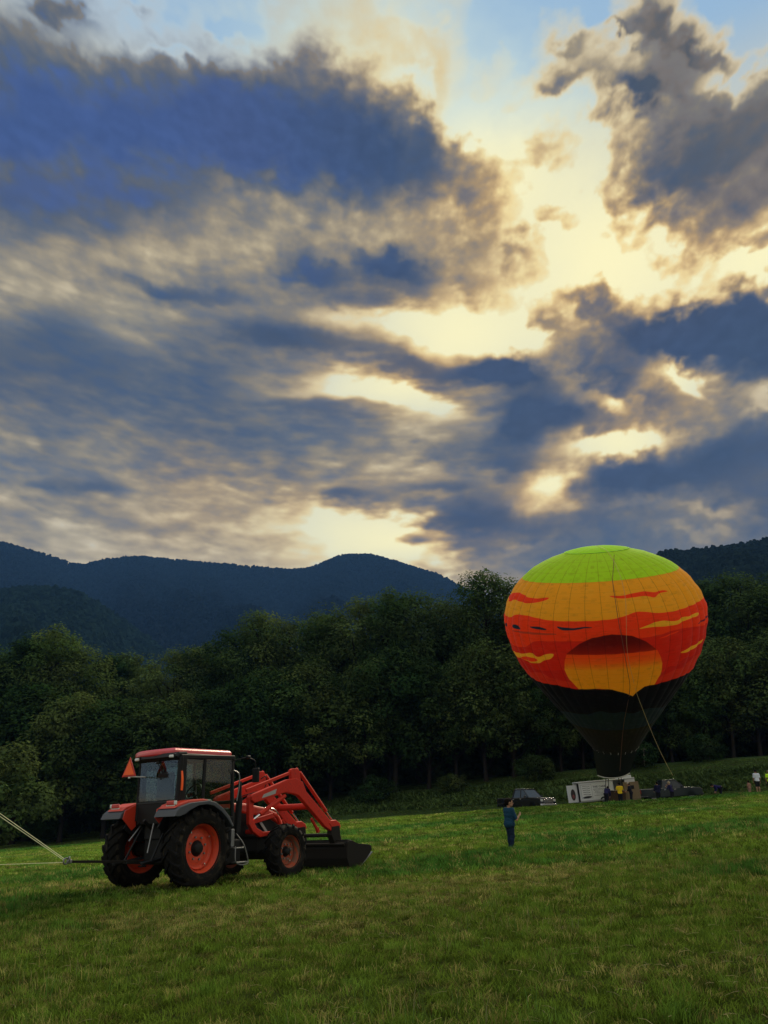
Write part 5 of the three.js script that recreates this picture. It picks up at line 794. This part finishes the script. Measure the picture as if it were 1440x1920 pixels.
// p: pose in shares of the body height, facing +x, right hand at +z
function person(pos, turn, H, label, look, p = {}, group) {
  const t = thing('person', pos, turn); tag(t, label, 'person', group);
  const child = p.child ? 1 : 0, fat = p.stout ?? 1, hs = child ? 1.24 : 1, cell = p.cell ?? 0.02, S = (v) => v.map((q) => q * H);
  const hipY = p.hip ?? (child ? 0.475 : 0.52), bend = p.bend ?? 0, tw = (v) => { const x = v[0], y = v[1] - hipY, c = Math.cos(bend), s = Math.sin(bend); return [x * c + y * s, hipY - x * s + y * c, v[2]]; };
  const dx = p.sit ?? 0, U = (x, y, z) => S(tw([x, y, z])), W = (x, y, z) => S([x + dx, y, z]);
  const shY = child ? 0.775 : 0.815, shW = child ? 0.10 : 0.108, hipW = 0.048;
  const legR = p.legR ?? [[0.012, hipY * 0.53, 0.055], [-0.008, 0.045, 0.058]], legL = p.legL ?? [[0.012, hipY * 0.53, -0.055], [-0.012, 0.045, -0.058]];
  const armR = p.armR ?? [[-0.02, 0.64, 0.145], [0.03, 0.485, 0.15]], armL = p.armL ?? [[-0.02, 0.64, -0.145], [0.03, 0.485, -0.15]];
  const pelvis = [capsule(S([-0.012, hipY + 0.015, -0.034]), S([-0.012, hipY + 0.015, 0.034]), 0.070 * H * fat)];
  const torso = [capsule(U(-0.002, hipY + 0.09, -0.028), U(-0.002, hipY + 0.09, 0.028), 0.064 * H * fat), capsule(U(0.004, hipY + 0.19, -0.042), U(0.004, hipY + 0.19, 0.042), 0.066 * H * fat), capsule(U(-0.008, shY - 0.03, -0.06), U(-0.008, shY - 0.03, 0.06), 0.052 * H * fat), capsule(U(-0.01, shY, -shW + 0.02), U(-0.01, shY, shW - 0.02), 0.036 * H)];
  const neck = [capsule(U(-0.012, shY + 0.01, 0), U(0.006, shY + 0.085, 0), 0.031 * H, 0.028 * H)];
  const shR = [-0.01, shY - 0.005, shW], shL = [-0.01, shY - 0.005, -shW], ar = armR.map((v) => p.armsFree ? v : v), al = armL;
  const upR = capsule(U(...shR), U(...ar[0]), 0.031 * H, 0.024 * H), upL = capsule(U(...shL), U(...al[0]), 0.031 * H, 0.024 * H);
  const foR = capsule(U(...ar[0]), U(...ar[1]), 0.023 * H, 0.015 * H), foL = capsule(U(...al[0]), U(...al[1]), 0.023 * H, 0.015 * H);
  const hipR = S([-0.008, hipY, hipW]), hipL = S([-0.008, hipY, -hipW]);
  const thR = capsule(hipR, S(legR[0]), 0.056 * H, 0.036 * H), thL = capsule(hipL, S(legL[0]), 0.056 * H, 0.036 * H), caR = capsule(S(legR[0]), S(legR[1]), 0.035 * H, 0.022 * H), caL = capsule(S(legL[0]), S(legL[1]), 0.035 * H, 0.022 * H);
  const calf = [legR, legL].map((l) => { const a = V(...l[0]).lerp(V(...l[1]), 0.3).add(V(-0.012, 0, 0)); return capsule(S(a.toArray()), S(a.toArray().map((q, i) => q + (i === 1 ? -0.05 : 0))), 0.033 * H, 0.026 * H); });
  const feet = [legR, legL].map((l) => capsule(S([l[1][0] - 0.018, 0.024, l[1][2]]), S([l[1][0] + 0.088, 0.018, l[1][2] * 1.18]), 0.026 * H, 0.021 * H));
  const bones = [...pelvis, ...torso, ...neck, upR, upL, foR, foL, thR, thL, caR, caL, ...calf, ...feet];
  const plain3 = (g) => { const q = g.index ? g.toNonIndexed() : g; return q; };
  // head: skull, jaw, nose, ears; a grid of its own
  const hc = V(...U(0.010, shY + (child ? 0.135 : 0.118), 0)), hr = 0.062 * H * hs, nod = (p.nod ?? 0) + bend * 0.6, face = p.face ?? 0;
  const hm = new THREE.Matrix4().makeRotationFromEuler(new THREE.Euler(0, face, -nod, 'YZX')).setPosition(hc), hp = (x, y, z) => V(x * hr, y * hr, z * hr).applyMatrix4(hm).toArray();
  const headBones = [capsule(hp(-0.22, 0.28, 0), hp(0.1, 0.30, 0), 0.93 * hr, 0.88 * hr), capsule(hp(0.24, -0.45, -0.1), hp(0.24, -0.45, 0.1), 0.62 * hr), capsule(hp(0.52, -0.72, 0), hp(0.56, -0.72, 0), 0.34 * hr), capsule(hp(0.92, 0.08, 0), hp(1.08, -0.20, 0), 0.10 * hr, 0.17 * hr), capsule(hp(0.74, 0.24, -0.34), hp(0.74, 0.24, 0.34), 0.20 * hr), capsule(hp(0.90, -0.50, -0.16), hp(0.90, -0.50, 0.16), 0.10 * hr), capsule(hp(-0.05, 0.10, 0.90), hp(-0.1, -0.2, 0.86), 0.17 * hr, 0.12 * hr), capsule(hp(-0.05, 0.10, -0.90), hp(-0.1, -0.2, -0.86), 0.17 * hr, 0.12 * hr), capsule(hp(-0.2, -0.7, 0), U(0, shY + 0.05, 0), 0.48 * hr, 0.030 * H)];
  const geos = [], mk = (list, k, c, clip) => { const f0 = sdf(list, k), [lo, hi] = bounds(list, c * 2.2), f = clip ? (x, y, z) => clip(f0(x, y, z), x, y, z) : f0; return surfaceNet(f, lo, hi, c); };
  geos.push(mk(bones, 0.028 * H, cell)); geos.push(mk(headBones, 0.12 * hr, Math.min(cell, hr / 9)));
  // hands: palm, four fingers of two joints, thumb from the side of the palm
  for (const [el, ha, sd] of [[ar[0], ar[1], 1], [al[0], al[1], -1]]) {
    const e = V(...U(...el)), w = V(...U(...ha)), d = w.clone().sub(e).normalize(), s = V(0, 0, sd), pn = Math.abs(d.z) > 0.8 ? V(0, 1, 0) : s.clone().addScaledVector(d, -s.dot(d)).normalize(), across = d.clone().cross(pn).normalize(), hl = 0.052 * H, curl = p.curl ?? 0.5;
    const P = (a, b, c) => w.clone().addScaledVector(d, a * hl).addScaledVector(across, b * hl).addScaledVector(pn, c * hl).toArray(), list = [];
    for (const b of [-0.3, -0.1, 0.1, 0.3]) list.push(capsule(P(0.0, b * 0.6, 0), P(0.95, b, 0), 0.009 * H * 0.95, 0.0075 * H));
    [[-0.33, 0.62], [-0.11, 0.76], [0.11, 0.82], [0.33, 0.72]].forEach(([b, l]) => { const k1 = P(0.95 + l * 0.55, b * 1.08, -0.22 * curl), k2 = P(0.95 + l * (1.0 - 0.35 * curl), b * 1.1, -0.75 * curl); list.push(capsule(P(0.95, b, 0), k1, 0.0058 * H, 0.0052 * H), capsule(k1, k2, 0.0052 * H, 0.0044 * H)); });
    list.push(capsule(P(0.25, 0.33, 0), P(0.68, 0.66, -0.18), 0.0075 * H, 0.0062 * H), capsule(P(0.68, 0.66, -0.18), P(1.05, 0.72, -0.36), 0.0060 * H, 0.0048 * H));
    geos.push(mk(list, 0.003 * H, p.child && cell < 0.015 ? 0.0042 : 0.007));
  }
  obj('body', geos.map(plain3).map((g) => { g.deleteAttribute('uv'); return g; }), look.skin ?? SKIN, t);
  // clothes follow the same bones, a little larger, cut at hem, neck and cuff
  const grow = (c, d) => capsule(c.a, c.b, c.ra + d * H, c.rb + d * H);
  const cut = (c, q) => capsule(c.a, V(...c.a).lerp(V(...c.b), q).toArray(), c.ra, lerp(c.ra, c.rb, q));
  const up = V(Math.sin(bend), Math.cos(bend), 0), hem0 = V(...U(0, hipY - (p.hem ?? 0.015), 0)), neck0 = V(...U(0, shY + 0.045, 0));
  const sleeve = p.sleeve ?? 0.62, shirt = [...torso, ...pelvis, cut(upR, Math.min(1, sleeve * 1)), cut(upL, Math.min(1, sleeve)), ...(sleeve > 1 ? [foR, foL].map((c) => cut(c, sleeve - 1)) : [])].map((c) => grow(c, 0.013));
  obj('shirt', mk(shirt, 0.030 * H, cell, (f, x, y, z) => Math.max(f, -((x - hem0.x) * up.x + (y - hem0.y) * up.y), (x - neck0.x) * up.x + (y - neck0.y) * up.y) + 0.006 * H * noise(x * 13, y * 22 + x * 8, z * 13)), look.shirt, t);
  if (p.band) obj('vest_stripe', mk(shirt.map((c) => capsule(c.a, c.b, c.ra + 0.004 * H, c.rb + 0.004 * H)), 0.030 * H, cell, (f, x, y, z) => Math.max(f, Math.abs(y - H * 0.665) - 0.035 * H)), p.band, t);
  const leg = p.shorts ?? 1, tr = [...pelvis, thR, thL, ...(leg > 0.5 ? [caR, caL, ...calf] : [])].map((c) => grow(c, 0.011)), kneeY = leg <= 0.5 ? H * hipY * 0.52 : H * 0.045;
  obj(leg <= 0.5 ? 'shorts' : 'trousers', mk(tr, 0.02 * H, cell, (f, x, y, z) => Math.max(f, kneeY - y, y - H * (hipY + 0.055)) + 0.005 * H * noise(x * 14, y * 20, z * 14)), look.legs, t);
  for (const c of feet) obj('shoe', mk([grow(c, 0.006)], 0.01, Math.min(cell, 0.016)), look.shoe ?? SHOE, t);
  const hairB = [capsule(hp(-0.30, 0.38, 0), hp(0.06, 0.44, 0), 0.99 * hr, 0.92 * hr), capsule(hp(-0.55, -0.1, 0), hp(-0.5, 0.2, 0), 0.66 * hr)], inv = hm.clone().invert(), q = V(0, 0, 0);
  if (look.cap) { obj('cap', [mk([capsule(hp(-0.2, 0.42, 0), hp(0.05, 0.44, 0), 1.03 * hr, 0.97 * hr)], 0.05 * hr, hr / 7, (f, x, y, z) => { q.set(x, y, z).applyMatrix4(inv); return Math.max(f, 0.42 * hr - q.y); }), mk([capsule(hp(0.6, 0.5, -0.3), hp(1.25, 0.42, -0.2), 0.2 * hr, 0.1 * hr), capsule(hp(0.6, 0.5, 0.3), hp(1.25, 0.42, 0.2), 0.2 * hr, 0.1 * hr)], 0.2 * hr, hr / 7)], look.cap, t); }
  obj('hair', mk(hairB, 0.2 * hr, hr / (child ? 10 : 7), (f, x, y, z) => { q.set(x, y, z).applyMatrix4(inv).divideScalar(hr); return Math.max(f, (q.x - 0.62 - 0.55 * (q.y - 0.5)) * hr * 0.7, (-0.55 - q.y) * hr * 0.8) + 0.05 * hr * noise(q.x * 6, q.y * 6, q.z * 6); }), look.hair ?? HAIR, t);
  for (const s of [-1, 1]) { const e = new THREE.SphereGeometry(0.12 * hr, 10, 8); e.translate(...hp(0.90, 0.10, 0.36 * s)); obj('eye', e, EYE, t); }
  { const g = bar(hp(0.985, -0.52, -0.2), hp(0.985, -0.52, 0.2), 0.05 * hr, 0.05 * hr, 6); obj('mouth', g, LIP, t); }
  return t;
}
const cloth = (r, g, b) => mat([r, g, b], 0.95, { specularIntensity: 0.2, sheen: 0.2, sheenColor: col(r, g, b) });
const SKIN = mat([0.36, 0.19, 0.115], 0.6), SHOE = mat([0.03, 0.03, 0.035], 0.7), HAIR = mat([0.008, 0.006, 0.005], 1, { specularIntensity: 0.15 }), EYE = mat([0.015, 0.012, 0.01], 0.2), LIP = mat([0.25, 0.08, 0.06], 0.6);
const at = (x, z, dy = 0) => [x, ground(x, z) + dy, z];
person(at(3.45, -22.5, -0.03), 0.6, 1.28, 'small boy in a blue T-shirt and jeans standing on the grass with a raised hand', { shirt: cloth(0.012, 0.045, 0.085), legs: cloth(0.012, 0.022, 0.048) },
  { child: true, cell: 0.012, stout: 1.2, hem: 0.055, sleeve: 0.85, face: -0.55, nod: -0.04, curl: 0.8, armR: [[0.05, 0.575, 0.165], [0.145, 0.67, 0.155]], armL: [[0.06, 0.60, -0.14], [0.14, 0.665, -0.05]], legR: [[0.012, 0.25, 0.05], [-0.02, 0.045, 0.055]], legL: [[0.03, 0.25, -0.05], [0.035, 0.045, -0.055]] });
const NAVYC = cloth(0.022, 0.02, 0.07), DARKC = cloth(0.014, 0.014, 0.02), crew = 'people working beside the trailer';
person(at(18.65, -68.0), 0.9, 1.72, 'person in dark navy bending beside the trailer, left of the yellow shirt', { shirt: NAVYC, legs: DARKC }, { cell: 0.028, bend: 0.75, sleeve: 1.8, armR: [[0.10, 0.68, 0.13], [0.22, 0.60, 0.10]], armL: [[0.10, 0.68, -0.13], [0.22, 0.60, -0.10]] });
person(at(19.8, -67.9), 1.45, 1.75, 'person in a yellow T-shirt seen from behind, in front of the basket', { shirt: cloth(0.75, 0.52, 0.02), legs: DARKC }, { cell: 0.028, armR: [[0.02, 0.67, 0.17], [0.12, 0.60, 0.20]], armL: [[0.02, 0.67, -0.17], [0.12, 0.60, -0.20]] });
person(at(20.75, -68.0), 2.6, 1.72, 'person in dark clothes and a pale cap, before the tan trailer door', { shirt: DARKC, legs: DARKC, cap: cloth(0.5, 0.45, 0.38) }, { cell: 0.028, bend: 0.2, sleeve: 1.2, armR: [[0.06, 0.66, 0.14], [0.20, 0.63, 0.12]], armL: [[0.06, 0.66, -0.14], [0.2, 0.63, -0.12]] });
person(at(23.5, -69.4), 1.7, 1.78, 'person in dark navy standing by the bed of the dark pickup', { shirt: cloth(0.016, 0.017, 0.05), legs: DARKC }, { cell: 0.028, sleeve: 1.7, armR: [[0.04, 0.65, 0.15], [0.14, 0.58, 0.12]], armL: [[0.04, 0.65, -0.15], [0.14, 0.58, -0.12]] });
person(at(24.4, -68.6), 2.3, 1.76, 'person in navy with pale hair holding the crown line by the dark pickup', { shirt: NAVYC, legs: DARKC, hair: mat([0.34, 0.27, 0.16], 0.8) }, { cell: 0.028, sleeve: 1.5, bend: 0.25, armR: [[0.08, 0.72, 0.15], [0.16, 0.86, 0.10]], armL: [[0.06, 0.70, -0.15], [0.16, 0.80, -0.08]] });
person(at(28.75, -69.0), 3.0, 1.7, 'person in navy bending low alone on the meadow right of the dark pickup', { shirt: cloth(0.02, 0.018, 0.085), legs: DARKC }, { cell: 0.028, bend: 1.35, sleeve: 1.7, armR: [[0.12, 0.72, 0.12], [0.24, 0.74, 0.10]], armL: [[0.12, 0.72, -0.12], [0.24, 0.74, -0.10]] });
person(at(31.5, -68.0), 1.5, 1.82, 'man in a white T-shirt and dark shorts with his back turned, near the right edge', { shirt: cloth(0.66, 0.70, 0.80), legs: cloth(0.02, 0.02, 0.022) }, { cell: 0.028, shorts: 0.5, sleeve: 0.75, nod: 0.35 });
person(at(30.4, -67.2), 1.7, 1.12, 'small child in a faded pink dress beside the man in white', { shirt: cloth(0.30, 0.17, 0.13), legs: cloth(0.28, 0.16, 0.13) }, { child: true, cell: 0.024, hem: 0.10, shorts: 0.5, sleeve: 0.5 });
person(at(31.75, -66.3), 1.3, 1.72, 'person in a bright yellow green safety vest at the right edge', { shirt: cloth(0.55, 0.95, 0.03), legs: DARKC, hair: mat([0.2, 0.13, 0.07], 0.8) }, { cell: 0.028, sleeve: 0.6, band: cloth(0.03, 0.06, 0.04) });

renderer.render(scene, camera);
